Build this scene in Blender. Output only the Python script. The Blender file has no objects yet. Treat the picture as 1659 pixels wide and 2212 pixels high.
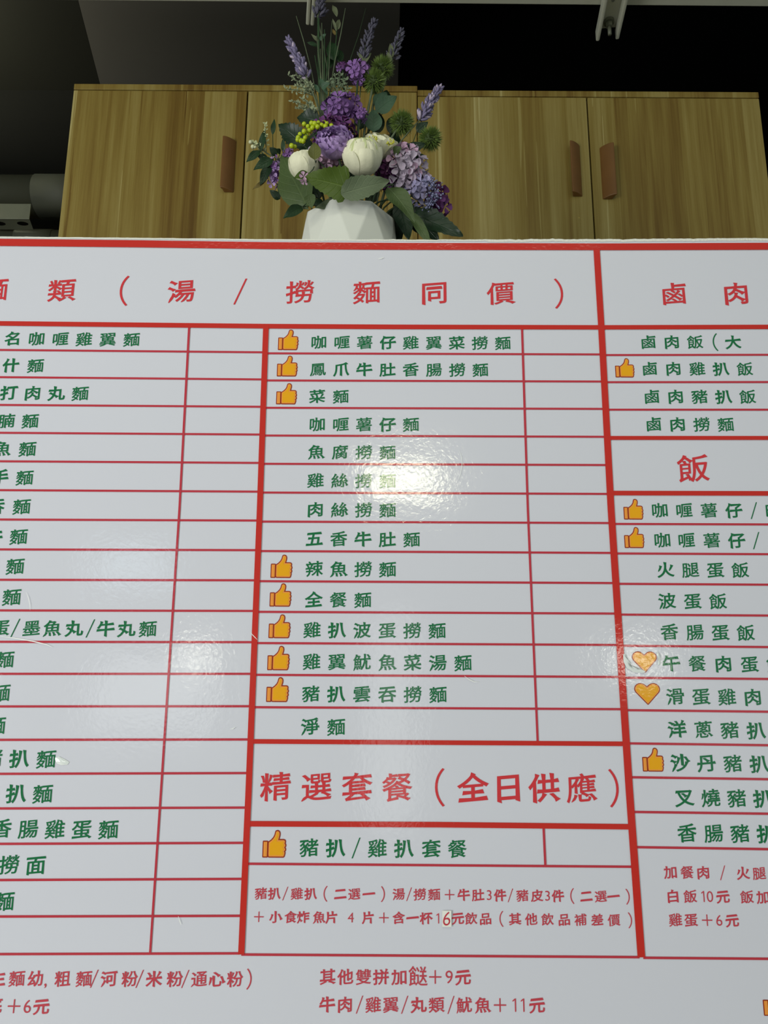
import bpy, bmesh, math, random
import numpy as np
from mathutils import Vector, Matrix, Quaternion, noise as mnoise
from mathutils.geometry import delaunay_2d_cdt

random.seed(7)
SC = bpy.context.scene
COL = SC.collection
V = Vector

# ---------------------------------------------------------------- camera
FPX = 1600.0
PITCH = math.radians(11.9)
ROLL = math.radians(0.36)
EYE = V((0, 0, 1.5))
FWD = V((0, math.cos(PITCH), math.sin(PITCH)))
R0 = V((1, 0, 0)); U0 = V((0, -math.sin(PITCH), math.cos(PITCH)))
RT = R0 * math.cos(ROLL) + U0 * math.sin(ROLL)
UP = -R0 * math.sin(ROLL) + U0 * math.cos(ROLL)
cd = bpy.data.cameras.new('camera'); cam = bpy.data.objects.new('camera', cd); COL.objects.link(cam)
cd.sensor_fit = 'VERTICAL'; cd.sensor_height = 24.0; cd.lens = FPX / 2212 * 24.0
cd.clip_start = 0.02; cd.clip_end = 60
m = Matrix((RT, UP, -FWD)).transposed().to_4x4(); m.translation = EYE
cam.matrix_world = m
SC.camera = cam

def ray(px, py):
    return FWD + RT * ((px - 829.5) / FPX) + UP * ((1106 - py) / FPX)
def P(px, py, Y):                      # where the line of sight meets the upright plane at depth Y
    d = ray(px, py); return EYE + d * ((Y - EYE.y) / d.y)
def PZ(px, py, z):
    d = ray(px, py); return EYE + d * ((z - EYE.z) / d.z)
def S(px, py, Y):                      # metres per pixel there
    d = ray(px, py); return (Y / d.y) / FPX

# ---------------------------------------------------------------- world, lights, exposure
w = bpy.data.worlds.new('world'); SC.world = w; w.use_nodes = True
bg = w.node_tree.nodes['Background']
bg.inputs[0].default_value = (0.86, 1.0, 1.04, 1); bg.inputs[1].default_value = 0.27
SC.view_settings.view_transform = 'Standard'; SC.view_settings.look = 'None'
SC.view_settings.gamma = 1.0; SC.view_settings.exposure = 0.0; SC.view_settings.use_curve_mapping = False
SC.cycles.use_denoising = True
SC.cycles.max_bounces = 6

def area(name, loc, target, sx, sy, power, col=(1, 1, 1), spread=180):
    l = bpy.data.lights.new(name, 'AREA'); l.shape = 'RECTANGLE'; l.size = sx; l.size_y = sy
    l.energy = power; l.color = col; l.spread = math.radians(spread)
    o = bpy.data.objects.new(name, l); COL.objects.link(o); o.location = loc
    d = V(target) - V(loc); o.rotation_euler = d.to_track_quat('-Z', 'Y').to_euler()
    return o
def mirrored(px, py, Yl):              # where a lamp hangs whose mirror image the board shows at that point
    p = P(px, py, 0.9); d = p - EYE; d.y = -d.y
    return p + d * ((Yl - p.y) / d.y)

area('ceiling_panel_light', (0.0, -0.3, 3.0), (0.0, -0.299, 1.0), 1.5, 0.4, 8, (1.0, 0.98, 0.78))
area('uplight', (-1.5, 1.5, 2.98), (-1.5, 1.501, 3.3), 0.3, 0.2, 24, (1.0, 0.96, 0.80))  # unseen lamp, added so the slab fades from left to right
area('left_window_light', (-3.0, -1.9, 1.15), (-0.2, 0.9, 1.35), 1.5, 1.3, 84, (1.0, 1.0, 0.97))  # added wash light, no real window: lifts the lower left of the board
c1 = mirrored(868, 1035, -3.0)
area('ceiling_lamp', c1, (c1.x, 0.9, 1.2), 0.50, 0.17, 10, (1.0, 0.98, 0.70))
c2 = mirrored(430, 1418, -3.0)
area('wall_lamp', c2, (c2.x, 0.9, 1.5), 0.15, 0.10, 1.3, (1.0, 0.98, 0.8))
c3 = mirrored(1375, 1428, -3.0)
area('wall_lamp', c3, (c3.x, 0.9, 1.5), 0.32, 0.11, 2.3, (1.0, 0.99, 0.85))
c4 = mirrored(330, 1500, -3.4)
area('shop_window_light', c4, (c4.x + .3, 0.9, 1.5), 0.8, 0.5, 3.6, (0.95, 1.0, 1.0))
c5 = mirrored(285, 1225, -3.4)
area('door_window_light', c5, (c5.x, 0.9, 1.5), 0.55, 0.22, 1.8, (0.7, 0.9, 1.0))
c6 = mirrored(845, 1560, -3.4)
area('doorway_light', c6, (c6.x, 0.9, 1.5), 0.28, 1.4, 3.0, (0.97, 1.0, 0.95))
c7 = mirrored(1600, 1600, -3.4)
area('side_window_light', c7, (c7.x, 0.9, 1.5), 0.9, 0.8, 1.0, (0.9, 0.95, 1.0))

# ---------------------------------------------------------------- helpers
def srgb(r, g, b):
    f = lambda c: (c / 255 / 12.92) if c <= 10 else ((c / 255 + .055) / 1.055) ** 2.4
    return (f(r), f(g), f(b), 1)
MATS = {}
def mat(name, col, rough=.6, coat=0, metal=0, bump=0, bscale=60, vary=0, vscale=30, sub=0, spec=.5, trans=0):
    if name in MATS: return MATS[name]
    m = bpy.data.materials.new(name); m.use_nodes = True; nt = m.node_tree; b = nt.nodes['Principled BSDF']
    b.inputs['Base Color'].default_value = col; b.inputs['Roughness'].default_value = rough
    b.inputs['Coat Weight'].default_value = coat; b.inputs['Coat Roughness'].default_value = .12
    b.inputs['Metallic'].default_value = metal; b.inputs['Specular IOR Level'].default_value = spec
    if sub: b.inputs['Subsurface Weight'].default_value = sub; b.inputs['Subsurface Scale'].default_value = .004
    tc = nt.nodes.new('ShaderNodeTexCoord')
    if vary:
        n = nt.nodes.new('ShaderNodeTexNoise'); n.inputs['Scale'].default_value = vscale; n.inputs['Detail'].default_value = 4
        nt.links.new(tc.outputs['Object'], n.inputs['Vector'])
        mx = nt.nodes.new('ShaderNodeMix'); mx.data_type = 'RGBA'
        mx.inputs['A'].default_value = tuple(c * (1 - vary) for c in col[:3]) + (1,)
        mx.inputs['B'].default_value = tuple(min(1, c * (1 + vary)) for c in col[:3]) + (1,)
        nt.links.new(n.outputs['Fac'], mx.inputs['Factor']); nt.links.new(mx.outputs['Result'], b.inputs['Base Color'])
    if bump:
        n = nt.nodes.new('ShaderNodeTexNoise'); n.inputs['Scale'].default_value = bscale; n.inputs['Detail'].default_value = 3
        nt.links.new(tc.outputs['Object'], n.inputs['Vector'])
        bp = nt.nodes.new('ShaderNodeBump'); bp.inputs['Strength'].default_value = bump; bp.inputs['Distance'].default_value = .002
        nt.links.new(n.outputs['Fac'], bp.inputs['Height']); nt.links.new(bp.outputs['Normal'], b.inputs['Normal'])
    MATS[name] = m; return m

def film_mat(name, col):
    """Printed board under a wrinkled clear laminate: the relief is in world space so it runs on under every print."""
    if name in MATS: return MATS[name]
    m = bpy.data.materials.new(name); m.use_nodes = True; nt = m.node_tree; b = nt.nodes['Principled BSDF']
    b.inputs['Base Color'].default_value = col; b.inputs['Roughness'].default_value = .75
    b.inputs['Specular IOR Level'].default_value = .15
    b.inputs['Coat Weight'].default_value = 1; b.inputs['Coat Roughness'].default_value = .10; b.inputs['Coat IOR'].default_value = 1.42
    g = nt.nodes.new('ShaderNodeNewGeometry')
    def nz(scale, det, dist=0):
        n = nt.nodes.new('ShaderNodeTexNoise'); n.inputs['Scale'].default_value = scale; n.inputs['Detail'].default_value = det
        n.inputs['Distortion'].default_value = dist; nt.links.new(g.outputs['Position'], n.inputs['Vector']); return n
    n1 = nz(190, 2, .6); n2 = nz(9, 2, 1.0)
    b1 = nt.nodes.new('ShaderNodeBump'); b1.inputs['Strength'].default_value = .19; b1.inputs['Distance'].default_value = .0006
    b2 = nt.nodes.new('ShaderNodeBump'); b2.inputs['Strength'].default_value = .08; b2.inputs['Distance'].default_value = .006
    nt.links.new(n1.outputs['Fac'], b1.inputs['Height']); nt.links.new(n2.outputs['Fac'], b2.inputs['Height'])
    nt.links.new(b2.outputs['Normal'], b1.inputs['Normal']); nt.links.new(b1.outputs['Normal'], b.inputs['Coat Normal'])
    MATS[name] = m; return m

def mesh(name, verts, faces, mats, parent=None, smooth=False, uv=None, fm=None, loc=None, rot=None):
    me = bpy.data.meshes.new(name); me.from_pydata([tuple(v) for v in verts], [], faces); me.update()
    for mm in (mats if isinstance(mats, (list, tuple)) else [mats]): me.materials.append(mm)
    if fm:
        for p, k in zip(me.polygons, fm): p.material_index = k
    if smooth:
        for p in me.polygons: p.use_smooth = True
    if uv is not None:
        l = me.uv_layers.new(name='UV')
        for lp in me.loops: l.data[lp.index].uv = uv[lp.vertex_index]
    return link(name, me, parent, loc, rot)
def link(name, me, parent=None, loc=None, rot=None):
    o = bpy.data.objects.new(name, me); COL.objects.link(o)
    if parent:
        o.parent = parent
    if loc is not None: o.location = loc
    if rot is not None:
        o.rotation_mode = 'QUATERNION'; o.rotation_quaternion = rot
    return o
def tag(o, label=None, cat=None, group=None, kind=None):
    for k, v in (('label', label), ('category', cat), ('group', group), ('kind', kind)):
        if v: o[k] = v
    return o
def thing(name, loc, label, cat, group=None):
    o = bpy.data.objects.new(name, None); COL.objects.link(o); o.location = loc; o.empty_display_size = .02
    return tag(o, label, cat, group)

class MB:
    def __init__(s): s.v = []; s.f = []; s.m = []
    def add(s, vs, fs, k=0):
        n = len(s.v); s.v += [V(x) for x in vs]; s.f += [tuple(i + n for i in f) for f in fs]; s.m += [k] * len(fs)
    def box(s, a, b, k=0):
        x0, y0, z0 = a; x1, y1, z1 = b
        s.add([(x0,y0,z0),(x1,y0,z0),(x1,y1,z0),(x0,y1,z0),(x0,y0,z1),(x1,y0,z1),(x1,y1,z1),(x0,y1,z1)],
              [(0,3,2,1),(4,5,6,7),(0,1,5,4),(1,2,6,5),(2,3,7,6),(3,0,4,7)], k)
    def tube(s, pts, r0, r1=None, n=6, k=0, cap=True):
        r1 = r0 if r1 is None else r1; pts = [V(p) for p in pts]; base = len(s.v); N = len(pts)
        up = V((.3, -1, .2))
        for i, p in enumerate(pts):
            t = (pts[min(i+1, N-1)] - pts[max(i-1, 0)])
            t = t.normalized() if t.length > 1e-9 else V((0, 0, 1))
            a = t.cross(up); a = a.normalized() if a.length > 1e-6 else t.orthogonal().normalized()
            b = t.cross(a); r = r0 + (r1 - r0) * i / max(1, N-1)
            for j in range(n):
                q = 2*math.pi*j/n; s.v.append(p + a*math.cos(q)*r + b*math.sin(q)*r)
        for i in range(N-1):
            for j in range(n):
                s.f.append((base+i*n+j, base+i*n+(j+1)%n, base+(i+1)*n+(j+1)%n, base+(i+1)*n+j)); s.m.append(k)
        if cap:
            s.f.append(tuple(base+j for j in range(n))[::-1]); s.m.append(k)
            s.f.append(tuple(base+(N-1)*n+j for j in range(n))); s.m.append(k)
    def ball(s, c, rx, ry=None, rz=None, axis=None, nu=8, nv=5, k=0):
        ry = ry or rx; rz = rz or rx; c = V(c); Q = V((0,0,1)).rotation_difference(V(axis)) if axis is not None else Quaternion()
        base = len(s.v)
        s.v.append(c + Q @ V((0,0,rz)))
        for i in range(1, nv):
            th = math.pi*i/nv
            for j in range(nu):
                ph = 2*math.pi*j/nu
                s.v.append(c + Q @ V((rx*math.sin(th)*math.cos(ph), ry*math.sin(th)*math.sin(ph), rz*math.cos(th))))
        s.v.append(c + Q @ V((0,0,-rz))); last = len(s.v)-1
        for j in range(nu):
            s.f.append((base, base+1+j, base+1+(j+1)%nu)); s.m.append(k)
            s.f.append((last, base+1+(nv-2)*nu+(j+1)%nu, base+1+(nv-2)*nu+j)); s.m.append(k)
        for i in range(nv-2):
            for j in range(nu):
                a = base+1+i*nu+j; b = base+1+i*nu+(j+1)%nu; s.f.append((a, a+nu, b+nu, b)); s.m.append(k)
    def build(s, name, mats, parent=None, smooth=False, bevel=0):
        o = mesh(name, s.v, s.f, mats, parent, smooth, fm=s.m)
        if parent: o.matrix_parent_inverse = Matrix.Translation(parent.location).inverted()
        if bevel:
            md = o.modifiers.new('bevel', 'BEVEL'); md.width = bevel; md.segments = 2; md.limit_method = 'ANGLE'
        return o
def part(o, parent):                     # world-space mesh put under its thing without moving
    o.parent = parent; o.matrix_parent_inverse = Matrix.Translation(parent.location).inverted(); return o

# ---------------------------------------------------------------- the setting
YW = 2.0
M_black = mat('black_paint', (.0012, .0013, .0012, 1), .95, spec=0)
M_wall = mat('dark_wall', (.0028, .003, .002, 1), .9, vary=.1, vscale=3, spec=.1)
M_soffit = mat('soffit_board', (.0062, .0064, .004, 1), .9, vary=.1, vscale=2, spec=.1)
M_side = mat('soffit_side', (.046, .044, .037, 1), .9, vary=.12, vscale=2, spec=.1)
M_plain = mat('plain_partition', (.3, .3, .29, 1), .8)
sz = P(80, 195, YW).z
# dropped soffit at the left: underside, and its side face climbing to the slab
e0 = PZ(168, 0, sz); e1 = PZ(213, 172, sz)
dirv = (e1 - e0) / (e1.y - e0.y)
a = e0 + dirv * (YW - e0.y); b = e0 + dirv * (0.3 - e0.y)
x_cab_l = P(160, 178, 1.62).x
mb = MB(); mb.box((-3.2, YW, 0), (x_cab_l + .1, YW + .1, 4.3)); tag(mb.build('wall_back_left', M_wall), kind='structure')
mb = MB(); mb.box((x_cab_l + .1, YW, 0), (3.4, YW + .1, 4.3)); tag(mb.build('wall_back_right', M_black), kind='structure')
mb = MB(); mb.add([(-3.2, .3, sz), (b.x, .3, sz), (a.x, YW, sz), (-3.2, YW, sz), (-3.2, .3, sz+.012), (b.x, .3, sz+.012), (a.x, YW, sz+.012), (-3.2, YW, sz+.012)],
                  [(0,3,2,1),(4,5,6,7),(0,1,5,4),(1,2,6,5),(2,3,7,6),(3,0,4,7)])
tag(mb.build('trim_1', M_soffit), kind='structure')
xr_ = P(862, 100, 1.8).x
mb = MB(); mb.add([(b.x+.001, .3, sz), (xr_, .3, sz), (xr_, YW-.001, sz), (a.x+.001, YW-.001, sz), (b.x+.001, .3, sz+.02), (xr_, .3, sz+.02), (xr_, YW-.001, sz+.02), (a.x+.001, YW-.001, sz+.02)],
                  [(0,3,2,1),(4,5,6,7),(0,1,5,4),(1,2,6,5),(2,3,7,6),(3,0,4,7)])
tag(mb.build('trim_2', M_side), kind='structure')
mb = MB(); mb.box((-3.2, -.2, 4.2), (3.4, YW + .1, 4.3)); tag(mb.build('ceiling', M_black), kind='structure')
mb = MB(); mb.box((-3.2, -4.5, -.1), (3.4, YW + .1, 0)); tag(mb.build('floor', mat('floor_tile', (.45, .44, .41, 1), .5)), kind='structure')
mb = MB(); mb.box((-1.15, .915, 0), (1.15, 1.3, 2.045)); tag(mb.build('wall_partition', M_plain), kind='structure')

# ---------------------------------------------------------------- wall cabinets
def wood():
    m = bpy.data.materials.new('olive_oak_laminate'); m.use_nodes = True; nt = m.node_tree; b = nt.nodes['Principled BSDF']; L = nt.links.new
    N = nt.nodes.new
    tc = N('ShaderNodeTexCoord'); oi = N('ShaderNodeObjectInfo')
    ml = N('ShaderNodeMath'); ml.operation = 'MULTIPLY'; ml.inputs[1].default_value = 37; L(oi.outputs['Random'], ml.inputs[0])
    cb = N('ShaderNodeCombineXYZ'); L(ml.outputs[0], cb.inputs[0]); L(ml.outputs[0], cb.inputs[2])
    ad = N('ShaderNodeVectorMath'); ad.operation = 'ADD'; L(tc.outputs['Object'], ad.inputs[0]); L(cb.outputs[0], ad.inputs[1])
    def nz(sx, sz, det, rough=.5, dist=0):
        mp = N('ShaderNodeMapping'); mp.inputs['Scale'].default_value = (sx, 0, sz); L(ad.outputs[0], mp.inputs[0])
        n = N('ShaderNodeTexNoise'); n.inputs['Scale'].default_value = 1; n.inputs['Detail'].default_value = det; n.inputs['Roughness'].default_value = rough
        n.inputs['Distortion'].default_value = dist; L(mp.outputs[0], n.inputs['Vector']); return n
    n1 = nz(11, .5, 3, .55, .3); n2 = nz(70, 1.6, 5, .65, .2); n3 = nz(420, 6, 3, .7)
    # staves: stepped tone across x
    sp = N('ShaderNodeSeparateXYZ'); L(ad.outputs[0], sp.inputs[0])
    st = N('ShaderNodeMath'); st.operation = 'MULTIPLY'; st.inputs[1].default_value = 12.5; L(sp.outputs[0], st.inputs[0])
    fl = N('ShaderNodeMath'); fl.operation = 'FLOOR'; L(st.outputs[0], fl.inputs[0])
    wn = N('ShaderNodeTexWhiteNoise'); wn.noise_dimensions = '1D'; L(fl.outputs[0], wn.inputs['W'])
    def mathn(op, x, y):
        q = N('ShaderNodeMath'); q.operation = op
        for i, t in enumerate((x, y)):
            if isinstance(t, (int, float)): q.inputs[i].default_value = t
            else: L(t, q.inputs[i])
        return q.outputs[0]
    s = mathn('ADD', mathn('MULTIPLY', n1.outputs['Fac'], .75), mathn('MULTIPLY', n2.outputs['Fac'], .45))
    s = mathn('ADD', s, mathn('MULTIPLY', n3.outputs['Fac'], .18))
    s = mathn('ADD', s, mathn('MULTIPLY', wn.outputs['Value'], .20))
    s = mathn('SUBTRACT', s, .29)
    cr = N('ShaderNodeValToRGB'); e = cr.color_ramp.elements
    e[0].position = .28; e[0].color = srgb(98, 72, 26); e[1].position = .80; e[1].color = srgb(180, 166, 108)
    for p, c in ((.40, (122, 98, 42)), (.52, (140, 120, 58)), (.66, (158, 141, 80))):
        q = e.new(p); q.color = srgb(*c)
    s = mathn('ADD', s, mathn('MULTIPLY', mathn('GREATER_THAN', nz(46, .7, 2, .5, .4).outputs['Fac'], .66), .16)); s = mathn('SUBTRACT', s, mathn('MULTIPLY', mathn('GREATER_THAN', nz(60, 1.1, 3, .6, .5).outputs['Fac'], .67), .13))
    L(s, cr.inputs[0]); L(cr.outputs[0], b.inputs['Base Color'])
    b.inputs['Roughness'].default_value = .45; b.inputs['Specular IOR Level'].default_value = .35
    bp = N('ShaderNodeBump'); bp.inputs['Strength'].default_value = .12; bp.inputs['Distance'].default_value = .001
    L(n3.outputs['Fac'], bp.inputs['Height']); L(bp.outputs[0], b.inputs['Normal'])
    return m
M_wood = wood()
M_handle = mat('brown_pull', srgb(122, 84, 40), .5, vary=.15, vscale=20)
M_gap = mat('cabinet_inside', (.01, .009, .006, 1), .9)  # near-black colour standing in for the shade between the doors
YC = 1.6; ZB = 2.28

def rbox(name, x0, x1, y0, y1, z0, z1, m, parent, bev=.0012):
    o = MB(); c = V(((x0+x1)/2, (y0+y1)/2, (z0+z1)/2))
    o.box((x0-c.x, y0-c.y, z0-c.z), (x1-c.x, y1-c.y, z1-c.z))
    o = o.build(name, m); o.location = c - (parent_loc(parent)); o.parent = parent
    if bev:
        md = o.modifiers.new('bevel', 'BEVEL'); md.width = bev; md.segments = 2
    return o
def parent_loc(p):
    l = V((0, 0, 0))
    while p is not None: l = l + p.location; p = p.parent
    return l
def handle(parent, px, py0, py1, side):
    """curved finger pull: springs from the door on `side` (+1 right edge) and stands off on the other"""
    p = P(px, (py0+py1)/2, YC - .012); h = (P(px, py0, YC-.012).z - P(px, py1, YC-.012).z)
    w = .030; d = .022; prof = []
    for i in range(9):
        t = i/8; prof.append((side*(w/2 - w*t), -d*math.sin(t*math.pi/2*.98)**.8))
    prof += [(-side*w/2, -d + .004), (-side*(w/2-.004), -.012), (-side*(w/2-.006), 0)]
    n = len(prof); vs = []
    for z in (-h/2, h/2): vs += [(x, y, z) for x, y in prof]
    fs = [(i, (i+1) % n, n+(i+1) % n, n+i) for i in range(n)] + [tuple(range(n))[::-1], tuple(range(n, 2*n))]
    o = mesh('handle', vs, fs, M_handle)
    pl = parent_loc(parent); o.parent = parent; o.location = V((p.x, YC, p.z)) - pl
    bm = bmesh.new(); bm.from_mesh(o.data); bmesh.ops.recalc_face_normals(bm, faces=bm.faces); bm.to_mesh(o.data); bm.free()
    md = o.modifiers.new('bevel', 'BEVEL'); md.width = .0025; md.segments = 2; md.limit_method = 'ANGLE'
    return o
XL = P(160, 184, YC).x; XM = P(902, 196, YC).x; XR = P(1640, 208, YC).x
XG1 = P(530, 300, YC).x; XG2 = P(1274, 320, YC).x
ZT = P(830, 190, YC).z
def cabinet(x0, xg, x1, ztop, label, h1, h2):
    t = thing('wall_cabinet', ((x0+x1)/2, YC, ZB), label, 'cabinet', 'oak wall cabinets')
    th = P(830, 190, YC).z - P(830, 202, YC).z
    rbox('carcass', x0+.002, x1-.001, YC+.0205, YW-.002, ZB, ztop-th-.001, M_wood, t)
    rbox('top_panel', x0, x1-.0005, YC, YW-.002, ztop-th, ztop, M_wood, t)
    for k, (a0, a1, hh) in enumerate(((x0+.0005, xg-.0018, h1), (xg+.0018, x1-.0012, h2))):
        d = rbox('door', a0, a1, YC, YC+.018, ZB-.004, ztop-th-.003, M_wood, t)
        rbox('door_gap', a0+.003, a1+.001, YC+.0182, YC+.020, ZB, ztop-th-.0015, M_gap, t, 0)  # dark sheet behind the door: shade of the gap put into colour
        handle(d, *hh)
    return t
cabinet(XL, XG1, XM, P(530, 183, YC).z, 'oak cabinet on the left, its left door clear of the flowers', (493, 298, 409, 1), (866, 303, 412, 1))
cabinet(XM, XG2, XR, P(1270, 196.5, YC).z, 'oak cabinet on the right with two curved pulls side by side', (1245, 308, 418, 1), (1314, 312, 424, -1))

# ---------------------------------------------------------------- ducting, angle and pipe at the left
M_duct = mat('grey_duct', srgb(58, 60, 46), .7, vary=.08, vscale=6)
M_metalw = mat('white_steel', srgb(92, 95, 78), .45, vary=.05)
M_metalg = mat('pale_grey_steel', srgb(184, 186, 168), .5, vary=.06)
def hcyl(name, x0, x1, c, r, m, parent, n=40):
    o = MB(); o.tube([(x0, c.y, c.z), (x1, c.y, c.z)], r, r, n); o = o.build(name, m, parent, smooth=False)
    for p in o.data.polygons: p.use_smooth = len(p.vertices) == 4
    return o
c = P(60, 425, 1.80); r = 45.5*S(60, 425, 1.80)
xe = XL - .004
t = thing('air_duct', (c.x, c.y, c.z - r), 'thick grey duct running level into the side of the oak cabinet', 'duct')
hcyl('pipe', -2.6, xe-.02, c, r*.96, M_duct, t)
xj = P(64, 425, 1.75).x
hcyl('sleeve', xj, xe, c, r, M_duct, t)
c = P(60, 520, 1.78); r2 = 24*S(60, 520, 1.78)
t = thing('drain_pipe', (c.x, c.y, c.z - r2), 'thin dark pipe under the duct, just above the board', 'pipe')
hcyl('pipe', -2.6, xe-.01, c, r2*.93, M_duct, t, 24)
hcyl('sleeve', P(32, 500, 1.76).x, P(112, 500, 1.76).x, c, r2, M_duct, t, 24)

def fill2d(contours, nonzero=True):
    pts = [p for c in contours for p in c]; edges = []; k = 0
    for c in contours:
        n = len(c); edges += [(k+i, k+(i+1) % n) for i in range(n)]; k += n
    r = delaunay_2d_cdt([V((p[0], p[1])) for p in pts], edges, [], 0, 1e-6)
    vs = r[0]; tris = r[2]
    if not tris: return [], []
    A = np.array([[vs[i][0], vs[i][1]] for i in range(len(vs))]); T = np.array([t for t in tris if len(t) == 3])
    cen = A[T].mean(axis=1); wn = np.zeros(len(cen))
    for c in contours:
        q = np.array([(p[0], p[1]) for p in c]); q2 = np.roll(q, -1, axis=0)
        y0 = q[:, 1][None]; y1 = q2[:, 1][None]; x0 = q[:, 0][None]; x1 = q2[:, 0][None]
        cy = cen[:, 1][:, None]; cx = cen[:, 0][:, None]
        isl = (x1-x0)*(cy-y0) - (cx-x0)*(y1-y0)
        wn += ((y0 <= cy) & (y1 > cy) & (isl > 0)).sum(1) - ((y0 > cy) & (y1 <= cy) & (isl < 0)).sum(1)
    keep = T[wn > 0] if nonzero else T[wn.astype(int) % 2 != 0]
    return [tuple(a) for a in A], [tuple(int(i) for i in t) for t in keep]

# slotted angle: upright flange above, slotted flange turned back under the duct
ya = 1.70
pr = P(67, 440, ya); z0 = P(40, 473, ya).z; z1 = P(40, 440, ya).z
t = thing('slotted_angle', (pr.x - .3, ya, z0), 'white slotted steel angle hanging in front of the grey duct', 'bracket')
mb = MB(); mb.box((-2.6, ya, z0), (pr.x, ya+.003, z1)); mb.build('flange', M_metalw, t, bevel=.0008)
yb = ya
q0 = P(40, 496, 1.0)                                     # bottom edge seen at y=496: flange runs toward the room
d = ray(40, 496); yb = (z0 - EYE.z) / (d.z / d.y)        # depth where that line of sight meets the flange height
xr2 = PZ(72, 496, z0).x
outer = [(-2.6, yb), (-2.6, ya+.003), (pr.x, ya+.003), (xr2, yb)]
holes = []
for sx in (49, 0, -60, -120):
    cc = PZ(sx, 483, z0); w_ = 12*S(49, 483, cc.y); h_ = .009
    holes.append([(cc.x + w_*math.cos(q), cc.y + h_*math.sin(q)) for q in [-2*math.pi*i/16 for i in range(16)]])
vs, fs = fill2d([outer] + holes)
if yb > ya: fs = fs
nv = len(vs)
V3 = [(x, y, z0) for x, y in vs]; F3 = fs
part(mesh('slotted_flange', V3, F3, M_metalw), t)

# ---------------------------------------------------------------- rail and strut channels overhead
yr = 1.46
t = thing('ceiling_rail', (0, yr, P(830, 8, yr+.04).z), 'pale square rail crossing the very top above the flowers', 'rail')
pl, pr_ = P(500, 4.0, yr+.04), P(1659, 14.5, yr+.04)
k = (pr_.z - pl.z)/(pr_.x - pl.x); mb = MB()
zl = pl.z + k*(-2.4 - pl.x); zr = pl.z + k*(2.4 - pl.x)
mb.add([(-2.4, yr, zl), (2.4, yr, zr), (2.4, yr+.04, zr), (-2.4, yr+.04, zl), (-2.4, yr, zl+.04), (2.4, yr, zr+.04), (2.4, yr+.04, zr+.04), (-2.4, yr+.04, zl+.04)],
       [(0,3,2,1),(4,5,6,7),(0,1,5,4),(1,2,6,5),(2,3,7,6),(3,0,4,7)])
mb.build('bar', M_metalg, t, bevel=.002)

def strut(p_end, direction, width, length, label, grp=None, bolt=True):
    """U channel open downwards, running from its far end toward the room"""
    t = thing('strut_channel', p_end, label, 'bracket', grp)
    dv = V(direction).normalized(); sd = dv.cross(V((0, 0, 1))).normalized()
    def oriented(mbx):
        mbx.v = [p_end + dv*v.x + sd*v.y + V((0, 0, v.z)) for v in mbx.v]
    for s_ in (-1, 1):
        mb = MB(); mb.box((0, s_*width/2 - .0045, 0), (length, s_*width/2 + .0045, .03)); oriented(mb); mb.build('rail_lip', M_metalg, t, bevel=.003)
    mb = MB(); vs_, fs_ = fill2d([[(0.008, -width/2+.003), (length, -width/2+.003), (length, width/2-.003), (.008, width/2-.003)],
                                  *[[(x0 + .011*math.cos(q)*1.3, .0055*math.sin(q)) for q in [-2*math.pi*i/14 for i in range(14)]] for x0 in (.095, .15, .205)]])
    mb.add([(x, y, .030) for x, y in vs_] + [(x, y, .032) for x, y in vs_], fs_ + [tuple(i+len(vs_) for i in f) for f in fs_]); oriented(mb); mb.build('slotted_web', M_metalg, t)
    if bolt:
        mb = MB(); mb.tube([(.03, 0, .029), (.03, 0, .022)], .0125, .0125, 20); oriented(mb); mb.build('washer', M_metalw, t)
        mb = MB(); mb.tube([(.03, 0, .022), (.03, 0, .012)], .0085, .0085, 6); oriented(mb); mb.build('nut', M_metalw, t)
        mb = MB(); mb.tube([(.03, 0, .012), (.03, 0, -.012)], .0045, .0045, 12); oriented(mb); mb.build('bolt_end', M_metalw, t, smooth=True)
    mb = MB(); mb.tube([(.03, 0, .032), (.03, 0, 4.2 - p_end.z)], .005, .005, 10); oriented(mb); mb.build('threaded_rod', M_metalg, t)
    return t
zs = P(1330, 8, yr).z + .002 - .03
zst = P(1330, 12, yr+.04).z - .034
pe = PZ(1312, 88, zst)
pe2 = PZ(1331, 0, pe.z)
strut(pe, (pe2 - pe), 41*S(1312, 88, pe.y), .34, 'grey strut channel with bolt above the right cabinet')
pe = PZ(669.5, 56, pe.z); pe2 = PZ(673, 0, pe.z)
strut(pe, (pe2 - pe), 9.5*S(669, 56, pe.y), .30, 'narrow grey strut channel beside the tallest flower stem', bolt=False)

# ---------------------------------------------------------------- the menu board
YB = 0.9
M_board = film_mat('board_white', srgb(214, 215, 224))
M_foam = mat('foam_edge', srgb(232, 232, 224), .8)
M_red = film_mat('rule_red', srgb(198, 40, 28))
M_red2 = film_mat('thin_rule_red', srgb(190, 52, 66))
M_redtx = film_mat('letter_red', srgb(208, 52, 58))
M_redtx2 = film_mat('small_letter_red', srgb(196, 62, 76))
M_green = film_mat('letter_green', srgb(6, 108, 60))
M_ink_line = film_mat('icon_outline', srgb(150, 46, 14))
M_ink_ring = film_mat('icon_rim', srgb(242, 156, 62))
M_ink_fill = film_mat('icon_fill', srgb(236, 168, 0))

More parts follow.
